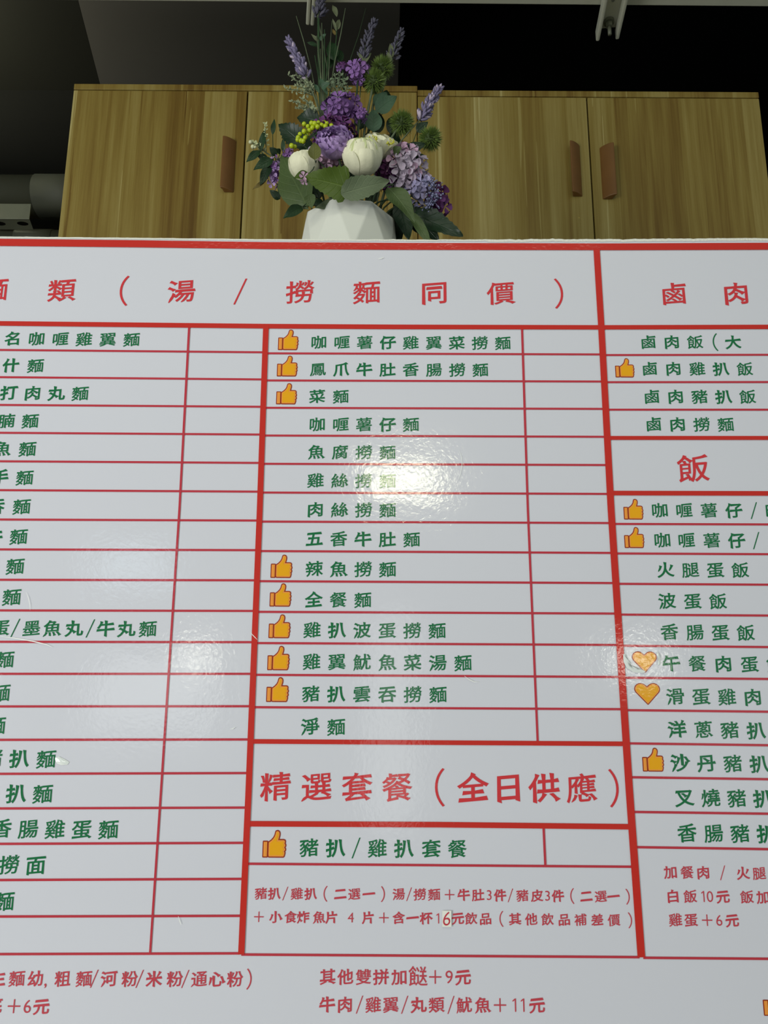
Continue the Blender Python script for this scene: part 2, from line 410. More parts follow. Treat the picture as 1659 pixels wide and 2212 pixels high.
board = thing('menu_board', (0, YB, 1.0), 'white laminated menu board with red grid and green dish names', 'menu board')
top = [(0, 511.7), (300, 514.5), (575, 517.4), (850, 518.2), (1300, 518.2), (1659, 515.7)]
def interp(tab, x):
    if x <= tab[0][0]:
        (a0, b0), (a1, b1) = tab[0], tab[1]; return b0 + (b1-b0)*(x-a0)/(a1-a0)
    for (a0, b0), (a1, b1) in zip(tab, tab[1:]):
        if x <= a1: return b0 + (b1-b0)*(x-a0)/(a1-a0)
    return tab[-1][1]
n = 330; tv = []
for i in range(n+1):
    px = -260 + (2180/n)*i
    j = 1.3*mnoise.noise(V((px/9., 0, 1))) + 1.5*mnoise.noise(V((px/38., 3, 1)))
    amp = .35 + (0.75 if px > 800 else 0)
    p = P(px, interp(top, px) + j*amp - (.8 if px > 1100 else 0), YB); tv.append((p.x, p.z))
zb = .98
vs = [(x, YB, z) for x, z in tv] + [(x, YB, zb) for x, z in tv] + [(x, YB+.01, z - .0006) for x, z in tv] + [(x, YB+.01, zb) for x, z in tv]
N1 = n+1; fs = []; fm = []
for i in range(n):
    fs.append((N1+i, N1+i+1, i+1, i)); fm.append(0)
    fs.append((i, i+1, 2*N1+i+1, 2*N1+i)); fm.append(1)
    fs.append((2*N1+i, 2*N1+i+1, 3*N1+i+1, 3*N1+i)); fm.append(1)
    fs.append((3*N1+i, 3*N1+i+1, N1+i+1, N1+i)); fm.append(1)
fs += [(0, 2*N1, 3*N1, N1), (n, N1+n, 3*N1+n, 2*N1+n)]; fm += [1, 1]
part(mesh('panel', vs, fs, [M_board, M_foam], fm=fm), board)
# the cut edge: bare foam strip showing above the print
M_cut = mat('cut_foam', srgb(226, 226, 216), .85, bump=.5, bscale=300)
vs = []; fs = []
for i, (x, z) in enumerate(tv):
    dz = .0036 if i*2180/n-260 > 1050 else .0022
    dz += .0005*mnoise.noise(V((i/6., 2, 2)))
    vs += [(x, YB-.0006, z+.0002), (x, YB-.0006, z-dz)]
fs = [(2*i, 2*i+1, 2*i+3, 2*i+2) for i in range(n)]
part(mesh('cut_edge', vs, fs, M_cut), board)

def rule(pts, wd, m, off, name='rule', vert=False):
    vs = []
    for p in pts:
        x, y = p[0], p[1]; h = (p[2] if len(p) > 2 else wd)/2
        a, b = ((x-h, y), (x+h, y)) if vert else ((x, y-h), (x, y+h))
        vs += [P(*a, YB-off), P(*b, YB-off)]
    fs = [(2*i, 2*i+1, 2*i+3, 2*i+2) for i in range(len(pts)-1)]
    return part(mesh(name, vs, fs, m), board)
# thick bars
rule([(-240, 521, 15), (0, 523.4, 15.5), (300, 526.5, 15.2), (575, 530.4, 15), (850, 532, 14.8), (1325, 533, 14.5), (1659, 531.8, 15), (1900, 530, 15)], 15, M_red, .0010, 'thick_rule')
rule([(-240, 696, 10), (0, 698.5, 10), (575, 704.5, 10), (850, 706, 10), (1300, 707, 9.5), (1659, 706, 9.5), (1900, 705, 10)], 10, M_red, .0010, 'thick_rule')
rule([(574.4, 705, 12.2), (561, 1100, 12.6), (537.2, 1700, 13.4), (521, 2062, 13.6)], 12, M_red, .0012, 'thick_rule', True)
rule([(1288.3, 531, 13.6), (1299, 706, 13.8), (1320, 1100, 14.9), (1359, 1700, 16), (1385.6, 2068, 16.6)], 13, M_red, .0012, 'thick_rule', True)
rule([(537, 1601.5), (1345, 1606.8)], 10, M_red, .0010, 'thick_rule')
rule([(532, 1779.5), (950, 1781.5), (1358, 1786)], 12, M_red, .0010, 'thick_rule')
rule([(1312, 945.9), (1659, 945.9), (1900, 946)], 8.5, M_red, .0010, 'thick_rule')
rule([(1320, 1065), (1659, 1065.8), (1900, 1066)], 10, M_red, .0010, 'thick_rule')
# thin rules
Lr = [(755.8,760.9),(814.6,819.5),(874.6,878.6),(934.8,938.6),(996.4,999.9),(1058.7,1062),(1122.2,1124.4),(1186.8,1188.4),(1252.4,1253.5),(1318.6,1319.7),
      (1386.4,1387.2),(1455.6,1455.6),(1526.1,1525.6),(1598.2,1597.4),(1671.7,1670),(1746.5,1744.6),(1823,1820.8),(1901.1,1898.7),(1980,1978.4),(2061.2,2059.5)]
def v1x(y): return interp([(705,574.4),(1100,561),(1700,537.2),(2062,521)], y)
def v2x(y): return interp([(531,1288.3),(706,1299),(1100,1320),(1700,1359),(2068,1385.6)], y)
def tw(y): return 4.3 + (y-750)*.0009
for y0, y1 in Lr:
    rule([(-240, y0-(y1-y0)*.4), (0, y0), (v1x(y1)-4, y1)], tw(y0), M_red2, .0006)
Mr = [(763.1,765.5),(821.7,824.1),(880.8,883.2),(940.7,943.5),(1001.8,1004.5),(1063.9,1066.9),(1126.6,1129.8),(1190.3,1194.4),(1255.4,1259.5),(1321.6,1325.4),
      (1389.1,1393.2),(1457.7,1462.4),(1527.7,1532),(1865.9,1872.4),(2062,2067.7)]
for y0, y1 in Mr:
    rule([(v1x(y0)+4 if y0 < 2000 else 521, y0), (v2x(y1)-4, y1)], tw(y0), M_red2, .0006)
Rr = [(766.9,766.3),(825.5,825.2),(884.9,884.9),(1131.7,1132.8),(1195.5,1197.1),(1261.1,1263),(1327.6,1329.7),(1394.8,1397.8),(1464,1466.7),(1534,1537.5),
      (1605.8,1609.9),(1679,1683.3),(1753.9,1757.9),(1830,1834.4),(2069,2071.3)]
for y0, y1 in Rr:
    rule([(v2x(y0)+4, y0), (1659, y1), (1900, y1+(y1-y0)*.5)], tw(y0), M_red2, .0006)
rule([(408.5, 706), (387.5, 1100), (349.5, 1680), (324, 2060)], 4.8, M_red2, .0008, vert=True)
rule([(1127.6, 708), (1140.2, 1100), (1161.5, 1604)], 4.8, M_red2, .0008, vert=True)
rule([(1174, 1784), (1178, 1869)], 5, M_red2, .0008, vert=True)

# lettering --------------------------------------------------------
GL = {}
def outlines(ch):
    cu = bpy.data.curves.new('t', 'FONT'); cu.body = ch; cu.size = 1
    ob = bpy.data.objects.new('t', cu); COL.objects.link(ob)
    c = ob.to_curve(bpy.context.evaluated_depsgraph_get()); res = []
    for s in c.splines:
        bp = s.bezier_points; n = len(bp); poly = []
        for i in range(n):
            a, b = bp[i], bp[(i+1) % n]
            p0, p1, p2, p3 = [V(v[:2]) for v in (a.co, a.handle_right, b.handle_left, b.co)]
            d = p3-p0; k = 1
            if d.length > 1e-6:
                dev = max(abs((p1-p0).cross(d)), abs((p2-p0).cross(d)))/d.length
                k = 1 if dev < .002 else (3 if dev < .03 else 6)
            for j in range(k):
                q = j/k; poly.append(p0*(1-q)**3+p1*3*q*(1-q)**2+p2*3*q*q*(1-q)+p3*q**3)
        out = []
        for p in poly:
            if not out or (p-out[-1]).length > .004: out.append(p)
        if len(out) > 2 and (out[0]-out[-1]).length < .004: out.pop()
        if len(out) > 2: res.append(out)
    ob.to_curve_clear(); bpy.data.objects.remove(ob); bpy.data.curves.remove(cu)
    return res
def offset(poly, w):
    n = len(poly); out = []
    for i in range(n):
        a, b, c = poly[i-1], poly[i], poly[(i+1) % n]
        e1 = (b-a); e2 = (c-b)
        if e1.length < 1e-7 or e2.length < 1e-7: out.append(b.copy()); continue
        e1.normalize(); e2.normalize()
        n1 = V((e1.y, -e1.x)); n2 = V((e2.y, -e2.x)); s = n1+n2
        if s.length < .35: out.append(b + (n1*w if s.length < 1e-4 else s.normalized()*w*1.6)); continue
        s.normalize(); out.append(b + s*w/max(.55, s.dot(n1)))
    return out
def brush(ch):
    """gothic outline -> chiselled brush lettering: flared heads, tapered left falls, footed right falls, rising horizontals"""
    if ch in GL: return GL[ch]
    if ch == '1': cs = [[V(p) for p in ((.30, 0), (.37, 0), (.37, .70), (.31, .70), (.17, .60), (.17, .53), (.30, .615))]]
    else: cs = outlines(ch)
    if ch == '/': cs = [[V((.16, -.06)), V((.205, -.06)), V((.50, .70)), V((.455, .70))]]
    cjk = ord(ch) > 0x2e80 and ch not in '＋（），'
    res = []
    if cjk and ch != '餸':
        A_ = sum(sum(c[i].cross(c[(i+1) % len(c)]) for i in range(len(c)))/2 for c in cs); Pm = sum(sum((c[i]-c[i-1]).length for i in range(len(c))) for c in cs)
        gap = 2*(.86-A_)/Pm; wth = min(.019, max(.005, .105*gap)); kf = min(1.0, max(.5, gap*5.5))
        for c in cs:
            if max(p.x for p in c)-min(p.x for p in c) < .2 and max(p.y for p in c)-min(p.y for p in c) < .09:
                res.append(c); continue
            n = len(c); mv = [V((0, 0)) for _ in c]
            for i in range(n):
                j = (i+1) % n; a, b = c[i], c[j]; e = b-a; L = e.length
                if not (.03 < L < .105): continue
                ep = a-c[i-1]; en = c[(j+1) % n]-b
                if ep.length < 1e-6 or en.length < 1e-6: continue
                if ep.length < .05 and en.length < .05: continue
                epn = ep.normalized(); enn = en.normalized()
                if epn.cross(e) <= 0 or e.cross(enn) <= 0: continue
                if epn.dot(enn) > -.55: continue
                d = (epn-enn).normalized(); ang = math.degrees(math.atan2(d.y, d.x)) % 360
                # a = first corner, b = second (counter-clockwise walk)
                up, lo = (a, b) if a.y > b.y else (b, a)
                ku, kl = (i, j) if a.y > b.y else (j, i)
                lf, rt = (i, j) if a.x < b.x else (j, i)
                if ang < 30 or ang > 335:
                    mv[ku] += V((-.012, .034))*kf; mv[kl] += V((.026, -.012))*kf
                elif 150 < ang < 205:
                    mv[ku] += V((-.006, .022))*kf; mv[kl] += V((-.024, -.016))*kf
                elif 205 <= ang < 256:
                    mid = (a+b)/2; mv[i] += (mid-a)*.85 + d*.035; mv[j] += (mid-b)*.85 + d*.035
                elif 284 < ang <= 335:
                    mv[lf if c[lf].x < c[rt].x else rt] += V((-.022, -.020))*kf; mv[rt] += V((.055, .012))*kf
                elif 256 <= ang <= 284:
                    mv[lf] += V((-.010, .022))*kf; mv[rt] += V((.020, -.030))*kf
                else:
                    mv[lf] += V((-.034, .020))*kf; mv[rt] += V((.012, -.012))*kf
            c = [p+q for p, q in zip(c, mv)]
            res.append(offset(c, wth))
        out = []
        for c in res:
            out.append([V((.5+(p.x-.5)*.96, .38+(p.y-.38)*.86+.085*(p.x-.5))) for p in c])
        res = out
    else:
        w_ = -.004 if ch in '（）()' else (.004 if ch == '餸' else -.006 if ch in '34690' else .001)
        for c in cs:
            res.append([V((p.x, p.y)) for p in offset(c, w_)])
    vs, fs = fill2d(res)
    xs = [p[0] for p in vs]; cx = .5 if cjk else (min(xs)+max(xs))/2
    cyy = .38
    if not cjk: ys = [p[1] for p in vs]; cyy = (min(ys)+max(ys))/2 if ch != ',' else .38
    GL[ch] = ([(x-cx, y-cyy) for x, y in vs], fs); return GL[ch]
def lettering(items, em, m, name='lettering', off=.0005, ys=1.0):
    """items: (character, px, py[, em]) -> each character a flat print of its own on the board"""
    for it in items:
        ch, x, y = it[:3]; e = (it[3] if len(it) > 3 else em)*(1.25 if ch == '/' else 1.18 if ch in '（）' else 1)
        c = P(x, y, YB-off); s = e*S(x, y, YB); key = (ch, m.name)
        if key not in GM:
            g, f = brush(ch); me = bpy.data.meshes.new('character'); me.from_pydata([(gx, 0, gy) for gx, gy in g], [], f); me.update(); me.materials.append(m); GM[key] = me
        o = bpy.data.objects.new('character', GM[key]); COL.objects.link(o); o.parent = board
        o.location = V((c.x, YB-off, c.z)) - board.location; o.scale = (s, s, s*ys)
GM = {}
def run(text, x0, y0, x1, y1, em, m):
    n = len(text); items = []
    for i, ch in enumerate(text):
        if ch == ' ': continue
        q = i/(n-1) if n > 1 else 0; items.append((ch, x0+(x1-x0)*q, y0+(y1-y0)*q))
    return lettering(items, em, m)
def free(text, xs, y0, y1, em, m):
    items = []
    for i, (ch, x) in enumerate(zip(text, xs)):
        q = (x-xs[0])/max(1, xs[-1]-xs[0]); items.append((ch, x, y0+(y1-y0)*q))
    return lettering(items, em, m)
G = M_green
# headings
free('麵類（湯/撈麵同價）', [-13,133,268,392,519,647.5,792,938,1081.5,1207], 626, 634, 64, M_redtx)
free('鹵肉', [1455,1590], 634, 634, 62, M_redtx)
free('飯', [1497.5], 1011.5, 1011.5, 74, M_redtx)
free('精選套餐（全日供應）', [595,683.5,771,857.5,950,1021.5,1097.5,1175,1256,1326], 1699, 1702.5, 71, M_redtx)
# left column
run('名咖喱雞翼麵', 27.5, 731, 284, 733.5, 38, G)
run('什麵', 23, 789, 76.5, 790, 38, G)
run('打肉丸麵', 19, 848.5, 173, 850, 39, G)
run('腩麵', 14, 909, 65, 909.5, 39, G)
run('魚麵', 4, 969, 59, 970, 40, G)
run('手麵', -1, 1031, 53, 1032, 40, G)
run('吞麵', -10, 1094, 46.5, 1094.5, 41, G)
run('牛麵', -14, 1159, 40, 1159.5, 41, G)
run('麵', 32.5, 1223.5, 0, 0, 42, G)
run('麵', 25, 1290, 0, 0, 43, G)
free('蛋/墨魚丸/牛丸麵', [1,33,68,112.5,160,195,228,273,319], 1356, 1358.5, 41, G)
run('麵', 10, 1425, 0, 0, 43, G)
run('麵', 1, 1497, 0, 0, 44, G)
run('麵', -9, 1568, 0, 0, 44, G)
run('豬扒麵', -16, 1637, 99.5, 1640, 45, G)
run('扒麵', 35, 1714, 92, 1715, 46, G)
run('香腸雞蛋麵', 3, 1790, 234, 1792, 46, G)
run('撈面', 19, 1868, 77, 1869, 46, G)
run('麵', 9, 1947.5, 0, 0, 46, G)
# middle column
run('咖喱薯仔雞翼菜撈麵', 688.5, 739, 1086, 741, 37, G)
run('鳳爪牛肚香腸撈麵', 686.5, 797.5, 1037.5, 799, 37, G)
run('菜麵', 685, 856, 736, 856.5, 37, G)
run('咖喱薯仔麵', 685, 916.5, 887.5, 917, 38, G)
run('魚腐撈麵', 683, 976, 837, 977.5, 38, G)
run('雞絲撈麵', 681.5, 1037.5, 837, 1039, 38.5, G)
run('肉絲撈麵', 681, 1100.5, 837, 1102, 39, G)
run('五香牛肚麵', 679, 1163.5, 889, 1165.5, 39, G)
run('辣魚撈麵', 678.5, 1228.5, 837, 1230, 40, G)
run('全餐麵', 677.5, 1295, 783.5, 1296, 40, G)
run('雞扒波蛋撈麵', 674, 1360.5, 944, 1362.5, 40.5, G)
run('雞翼魷魚菜湯麵', 673, 1429, 1000, 1432, 41, G)
run('豬扒雲吞撈麵', 671.5, 1498.5, 946, 1500.5, 41, G)
run('淨麵', 670, 1569.5, 726, 1570.5, 42, G)
free('豬扒/雞扒套餐', [667.5,725,769,815,872.5,931.5,987.5], 1831, 1833.5, 44, G)
# right column
free('鹵肉飯（大', [1400,1451,1501.5,1545,1583.5], 738.5, 739, 37, G)
run('鹵肉雞扒飯', 1403, 796, 1609, 797, 37, G)
run('鹵肉豬扒飯', 1407.5, 856.5, 1615, 857, 38, G)
run('鹵肉撈麵', 1411.5, 916, 1567.5, 917, 38, G)
free('咖喱薯仔/時', [1425,1477.5,1531.5,1585,1628.5,1671], 1102, 1103, 39, G)
free('咖喱薯仔/魚', [1430.5,1482.5,1537.5,1591,1633.5,1679], 1166.5, 1168, 39.5, G)
run('火腿蛋飯', 1437.5, 1230.5, 1599, 1231.5, 40, G)
run('波蛋飯', 1441, 1298, 1551, 1299, 40.5, G)
run('香腸蛋飯', 1446, 1365, 1611, 1367, 41, G)
free('午餐肉蛋飯', [1450,1506,1562.5,1619,1675], 1432.5, 1435.5, 41, G)
run('滑蛋雞肉', 1458.5, 1504, 1626, 1506, 42, G)
run('洋蔥豬扒', 1462.5, 1575, 1633.5, 1578, 42.5, G)
run('沙丹豬扒', 1469, 1647.5, 1640, 1650, 43, G)
run('叉燒豬扒', 1478.5, 1723, 1648, 1725, 44, G)
run('香腸豬扒', 1484, 1799.5, 1656, 1801, 44.5, G)
# small red notes
R2 = M_redtx2
free('豬扒/雞扒（二選一）', [563.5,592.5,616,641,671,703,735,765,796.5,827], 1930, 1931.5, 28.5, R2)
free('湯/撈麵＋牛肚3件/豬皮3件（二選一）', [861,883.5,906.5,937.5,971,1001.5,1032.5,1056.5,1080,1102.5,1128.5,1160,1182.5,1205,1236,1266.5,1297.5,1325,1356], 1931.5, 1937, 28.5, R2)
free('＋小食炸魚片4片＋', [559,595,627.5,654.5,689,716,757.5,795,829], 1980.5, 1982.5, 28.5, R2)
free('含一杯1', [861,891,920,945.5], 1982.5, 1984, 28.5, R2)
free('元飲品（其他飲品補差價）', [989,1017.5,1048.5,1083,1112.5,1147.5,1182.5,1218.5,1254,1290,1326,1361], 1984, 1988, 28.5, R2)
free('加餐肉/火腿', [1448.5,1484,1519,1561,1605,1640], 1884, 1886.5, 31, R2)
free('白飯10元飯加', [1453.5,1491,1518.5,1533.5,1561.5,1613.5,1648.5], 1936, 1938, 31, R2)
free('雞蛋＋6元', [1459,1492.5,1527.5,1553.5,1581.5], 1987, 1988.5, 31, R2)
free('生麵幼,粗麵/河粉/米粉/通心粉）', [-6,36,76.5,99,135,181,203.5,235,280,301.5,332.5,377.5,400,430,467.5,507.5,538], 2114, 2115, 37, R2)
free('底＋6元', [-13,30,59,89], 2173, 2174.5, 37, R2)
free('其他雙拼加', [707.5,746,785,823,862.5], 2110, 2110.5, 36.5, R2)
lettering([('餸', 902.5, 2109)], 42, R2)
free('＋9元', [940,970,1000], 2110.5, 2111, 36.5, R2)
free('牛肉/雞翼/丸類/魷魚＋11元', [706.5,745,776.5,806,844,874,904,942.5,974,1002.5,1042.5,1080,1111,1129,1160], 2170, 2171.5, 36.5, R2)

# icons ------------------------------------------------------------
def px2u(pts): return [V(((x-175)/360, (550-y)/368)) for x, y in pts]
def rr(x0, y0, x1, y1, r):
    out = []
    for cx, cy, a0 in ((x1-r, y1-r, 0), (x0+r, y1-r, 90), (x0+r, y0+r, 180), (x1-r, y0+r, 270)):
        for k in range(4): q = math.radians(a0+30*k); out.append(V((cx+r*math.cos(q), cy+r*math.sin(q))))
    return out
hand = px2u([(275,550),(262,543),(256,528),(253,500),(253,345),(262,335),(300,310),(330,280),(348,248),(356,215),(364,194),(380,184),(400,182),(422,190),(438,208),(444,232),(441,262),(430,302),
             (495,302),(514,308),(526,322),(530,342),(524,358),(533,372),(536,388),(534,402),(524,414),(533,428),(535,444),(532,458),(521,468),(527,480),(526,496),(520,518),(514,538),(498,550)])
hand = hand[::-1]
if sum(hand[i].cross(hand[(i+1) % len(hand)]) for i in range(len(hand))) < 0: hand = hand[::-1]
cuff = rr(0, 0, .235, .61, .035)
heart = []
for i in range(17): q = math.radians(-42 + 222*i/16*.82); heart.append(V((.745+.25*math.cos(q), .72+.27*math.sin(q))))
hl = [V((1-p.x, p.y)) for p in heart][::-1]
heart = heart + [V((.5, .845))] + hl + [V((.485, .015)), V((.515, .015))]
if sum(heart[i].cross(heart[(i+1) % len(heart)]) for i in range(len(heart))) < 0: heart = heart[::-1]
def icon(name, shapes, x0, y0, x1, y1, lw=.044):
    pc = P((x0+x1)/2, (y0+y1)/2, YB); wx = P(x1, (y0+y1)/2, YB).x - P(x0, (y0+y1)/2, YB).x; wz = P((x0+x1)/2, y0, YB).z - P((x0+x1)/2, y1, YB).z
    vs = []; fs = []; fm = []
    for sidx, sh in enumerate(shapes):
        for k, (o, off) in enumerate(((0, .0004), (-lw, .0006), (-lw*2.1, .0008))):
            sk = offset(sh, o) if o else sh
            a, f = fill2d([sk]); base = len(vs); yy = YB-off-(.00005*sidx)
            vs += [(pc.x+(u-.5)*wx, yy, pc.z+(v-.5)*wz) for u, v in a]; fs += [tuple(i+base for i in t) for t in f]
            fm += [(k if not (k == 2 and sidx == 0 and len(shapes) > 1) else 1)]*len(f)
    return part(mesh(name, vs, fs, [M_ink_line, M_ink_ring, M_ink_fill], fm=fm), board)
for bx in [(601,712,645,756.5),(598.6,768.4,643,813.4),(597,827.8,641.5,873.7),(585,1198,631.7,1248.5),(583,1260,629.6,1310.4),(580.6,1327,627.7,1378.6),(578,1395,625.8,1447.8),
           (575.7,1462.6,624,1516.4),(567.5,1792.4,618.6,1852.4),(1328.4,774,1369.8,815.5),(1346.5,1077.7,1389,1122.4),(1348,1138.5,1391,1183.9),(1387,1615,1433.3,1666.6),(1647.5,2137,1699,2194)]:
    icon('thumb_icon', [cuff, hand], *bx)
for bx in [(1364.9,1406.5,1419.6,1453.5),(1370,1475,1426.4,1522.9)]:
    icon('heart_icon', [heart], *bx, lw=.036)

# wear: scratches, torn film
M_scr = mat('scratch_white', srgb(244, 246, 240), .3)
def scratch(pts, wd, name='scratch'):
    n = len(pts); vs = []
    for i, (x, y) in enumerate(pts):
        a = pts[max(0, i-1)]; b = pts[min(n-1, i+1)]; dx, dy = b[0]-a[0], b[1]-a[1]; L = math.hypot(dx, dy) or 1
        h = wd/2*math.sin(math.pi*(i+.3)/(n-.4)); vs += [P(x-dy/L*h, y+dx/L*h, YB-.0014), P(x+dy/L*h, y-dx/L*h, YB-.0014)]
    part(mesh(name, vs, [(2*i, 2*i+1, 2*i+3, 2*i+2) for i in range(n-1)], M_scr), board)
scratch([(541,1366),(546,1372),(551,1377),(556,1382)], 1.6)
scratch([(990,970),(996,985),(998,1003),(995,1022),(988,1040)], 1.0)
scratch([(0,1374),(30,1378),(70,1385),(100,1392),(113,1398)], 2.2)
scratch([(56,1279),(61,1291),(64,1305),(65,1318)], 1.2)
scratch([(817,559),(824,558),(829,556)], 1.5)
scratch([(1003,1460),(1012,1467),(1024,1473),(1034,1473)], 1.5)
scratch([(385,1979),(388,1990),(391,1998)], 1.6)
scratch([(497,1575),(503,1574),(508,1571)], 1.6)
def patch(name, pts, m, off=.0016, lift=.0012):
    c = V((sum(p[0] for p in pts)/len(pts), sum(p[1] for p in pts)/len(pts)))
    n = len(pts); vs = [P(x, y, YB-off) for x, y in pts]
    vs += [P(c.x+(x-c.x)*.6, c.y+(y-c.y)*.6, YB-off-lift*(.5+.5*math.sin(i*1.7))) for i, (x, y) in enumerate(pts)] + [P(c.x, c.y, YB-off-lift*.6)]
    fs = [(i, (i+1) % n, n+(i+1) % n, n+i) for i in range(n)] + [(n+i, n+(i+1) % n, 2*n) for i in range(n)]
    o = part(mesh(name, vs, fs, m, smooth=True), board)
    return o
M_film = mat('lifted_film', srgb(232, 238, 234), .12, coat=1)
tag(patch('lifted_film', [(118,1637),(128,1634),(140,1640),(150,1646),(146,1652),(132,1653),(122,1649)], M_film, .0004), 'bubble of lifted film')
for pts in ([(1419,1407),(1424,1413),(1427,1424),(1425,1436),(1420,1437),(1422,1424),(1419,1414)],
            [(1346,1414),(1350,1412),(1352,1428),(1360,1440),(1375,1447),(1395,1450),(1388,1454),(1368,1452),(1354,1443),(1347,1430)]):
    patch('torn_film_lip', pts, M_film, .0016, .0008)

# corrected price sticker
p0 = P(965, 1983, YB)
t = thing('price_sticker', (p0.x, YB-.0018, p0.z), 'small white paper patch with a thin 6 on the drink price', 'sticker')
a = P(955, 1966, YB); b_ = P(975, 2001, YB); mb = MB(); mb.box((a.x, YB-.0020, b_.z), (b_.x, YB-.0013, a.z)); mb.build('paper', mat('sticker_white', srgb(236, 236, 226), .6), t)
g, f = brush('6'); s_ = 40*S(965, 1983, YB)
part(mesh('numeral', [(p0.x+(x*.95+.12*y)*s_ , YB-.0022, p0.z+y*s_) for x, y in g], f, M_redtx2), t)

# >>> bouquet
# ---------------------------------------------------------------- flower pot
YP = 1.08
pcx = P(755, 480, YP).x
zr_ = P(735, 426, YP-.073).z
M_pot = mat('matt_white_ceramic', srgb(222, 224, 214), .55, spec=.3)
pot = thing('flower_pot', (pcx, YP, 2.045), 'white faceted ceramic pot standing behind the board', 'pot')
vs = []; A0 = [-60.5+45*k for k in range(8)]
R1, R2_, R3 = .0745, .0845, .052
for a_ in A0: q = math.radians(a_); vs.append((pcx+R1*math.sin(q), YP-R1*math.cos(q), zr_))
for a_ in A0: q = math.radians(a_+22.5); vs.append((pcx+R2_*math.sin(q), YP-R2_*math.cos(q), zr_-.092))
for a_ in A0: q = math.radians(a_); vs.append((pcx+R3*math.sin(q), YP-R3*math.cos(q), 2.0452))
for a_ in A0: q = math.radians(a_); vs.append((pcx+(R1-.006)*math.sin(q), YP-(R1-.006)*math.cos(q), zr_))
for a_ in A0: q = math.radians(a_); vs.append((pcx+(R1-.010)*math.sin(q), YP-(R1-.010)*math.cos(q), zr_-.03))
fs = []
for k in range(8):
    k1 = (k+1) % 8
    fs += [(k, 8+k, k1), (8+k, 8+k1, k1), (8+k, 16+k1, 8+k1), (8+k, 16+k, 16+k1) if False else (8+k, 16+k, 16+k1)]
    fs += [(k1, 24+k1, 24+k, k)][0:1] + [(24+k, 24+k1, 32+k1, 32+k)]
fs += [tuple(16+k for k in range(8))[::-1]]
body = part(mesh('body', vs, fs, M_pot), pot)
bm = bmesh.new(); bm.from_mesh(body.data); bmesh.ops.recalc_face_normals(bm, faces=bm.faces); bm.to_mesh(body.data); bm.free()
md = body.modifiers.new('bevel', 'BEVEL'); md.width = .0016; md.segments = 2; md.limit_method = 'ANGLE'; md.angle_limit = .1
mb = MB(); n8 = [(pcx+(R1-.0105)*math.sin(math.radians(a_)), YP-(R1-.0105)*math.cos(math.radians(a_)), zr_-.014) for a_ in A0]
mb.add(n8+[(x, y, z-.012) for x, y, z in n8], [tuple(range(8)), tuple(range(8, 16))[::-1]]+[(i, 8+i, 8+(i+1) % 8, (i+1) % 8) for i in range(8)])
mb.build('foam_block', mat('floral_foam', srgb(58, 70, 44), .95, bump=.5, bscale=200), pot)

# ---------------------------------------------------------------- plant materials
def leafmat(name, c, c2, rough=.5, vein=None):
    """u across the blade (-1..1), v along it: paler midrib and side veins"""
    if name in MATS: return MATS[name]
    m = bpy.data.materials.new(name); m.use_nodes = True; nt = m.node_tree; b = nt.nodes['Principled BSDF']; N = nt.nodes.new; L = nt.links.new
    uv = N('ShaderNodeUVMap'); sp = N('ShaderNodeSeparateXYZ'); L(uv.outputs[0], sp.inputs[0])
    def mt(op, x, y=None, z=None):
        q = N('ShaderNodeMath'); q.operation = op
        for i, t in enumerate((x, y, z)):
            if t is None: continue
            if isinstance(t, (int, float)): q.inputs[i].default_value = t
            else: L(t, q.inputs[i])
        return q.outputs[0]
    au = mt('ABSOLUTE', sp.outputs[0])
    mid = mt('SUBTRACT', 1, mt('MINIMUM', mt('MULTIPLY', au, 14), 1))
    fr = mt('FRACT', mt('SUBTRACT', mt('MULTIPLY', sp.outputs[1], 6.5), mt('MULTIPLY', au, 1.6)))
    sv = mt('SUBTRACT', 1, mt('MINIMUM', mt('MULTIPLY', mt('ABSOLUTE', mt('SUBTRACT', fr, .5)), 12), 1))
    vn = mt('MAXIMUM', mid, mt('MULTIPLY', sv, .5))
    tc = N('ShaderNodeTexCoord'); nz = N('ShaderNodeTexNoise'); nz.inputs['Scale'].default_value = 40; L(tc.outputs['Object'], nz.inputs['Vector'])
    mx = N('ShaderNodeMix'); mx.data_type = 'RGBA'; mx.inputs['A'].default_value = c; mx.inputs['B'].default_value = c2; L(nz.outputs['Fac'], mx.inputs['Factor'])
    m2 = N('ShaderNodeMix'); m2.data_type = 'RGBA'; L(mx.outputs['Result'], m2.inputs['A']); vc = vein or tuple(min(1, k*1.5+.01) for k in c2[:3])+(1,)
    m2.inputs['B'].default_value = vc; L(mt('MULTIPLY', vn, .45), m2.inputs['Factor'])
    L(m2.outputs['Result'], b.inputs['Base Color']); b.inputs['Roughness'].default_value = rough; b.inputs['Specular IOR Level'].default_value = .3
    bp = N('ShaderNodeBump'); bp.inputs['Strength'].default_value = .5; bp.inputs['Distance'].default_value = .0012; bp.invert = True
    L(vn, bp.inputs['Height']); L(bp.outputs[0], b.inputs['Normal'])
    MATS[name] = m; return m
LF_olive = leafmat('leaf_olive', srgb(62, 80, 44), srgb(80, 96, 56), .45)
LF_green = leafmat('leaf_green', srgb(62, 82, 22), srgb(82, 102, 34), .4)
LF_grey = leafmat('leaf_grey_green', srgb(84, 98, 72), srgb(104, 116, 88), .6)
LF_dark = leafmat('leaf_dark', srgb(28, 50, 30), srgb(42, 68, 38), .4)
LF_vdark = leafmat('leaf_very_dark', srgb(22, 40, 26), srgb(32, 52, 30), .4)
LF_euc = leafmat('leaf_blue_green', srgb(52, 78, 58), srgb(68, 94, 70), .55)
LF_brown = leafmat('leaf_brown', srgb(96, 84, 42), srgb(120, 104, 56), .5)
LF_pale = leafmat('leaf_pale', srgb(84, 92, 66), srgb(104, 110, 82), .6)
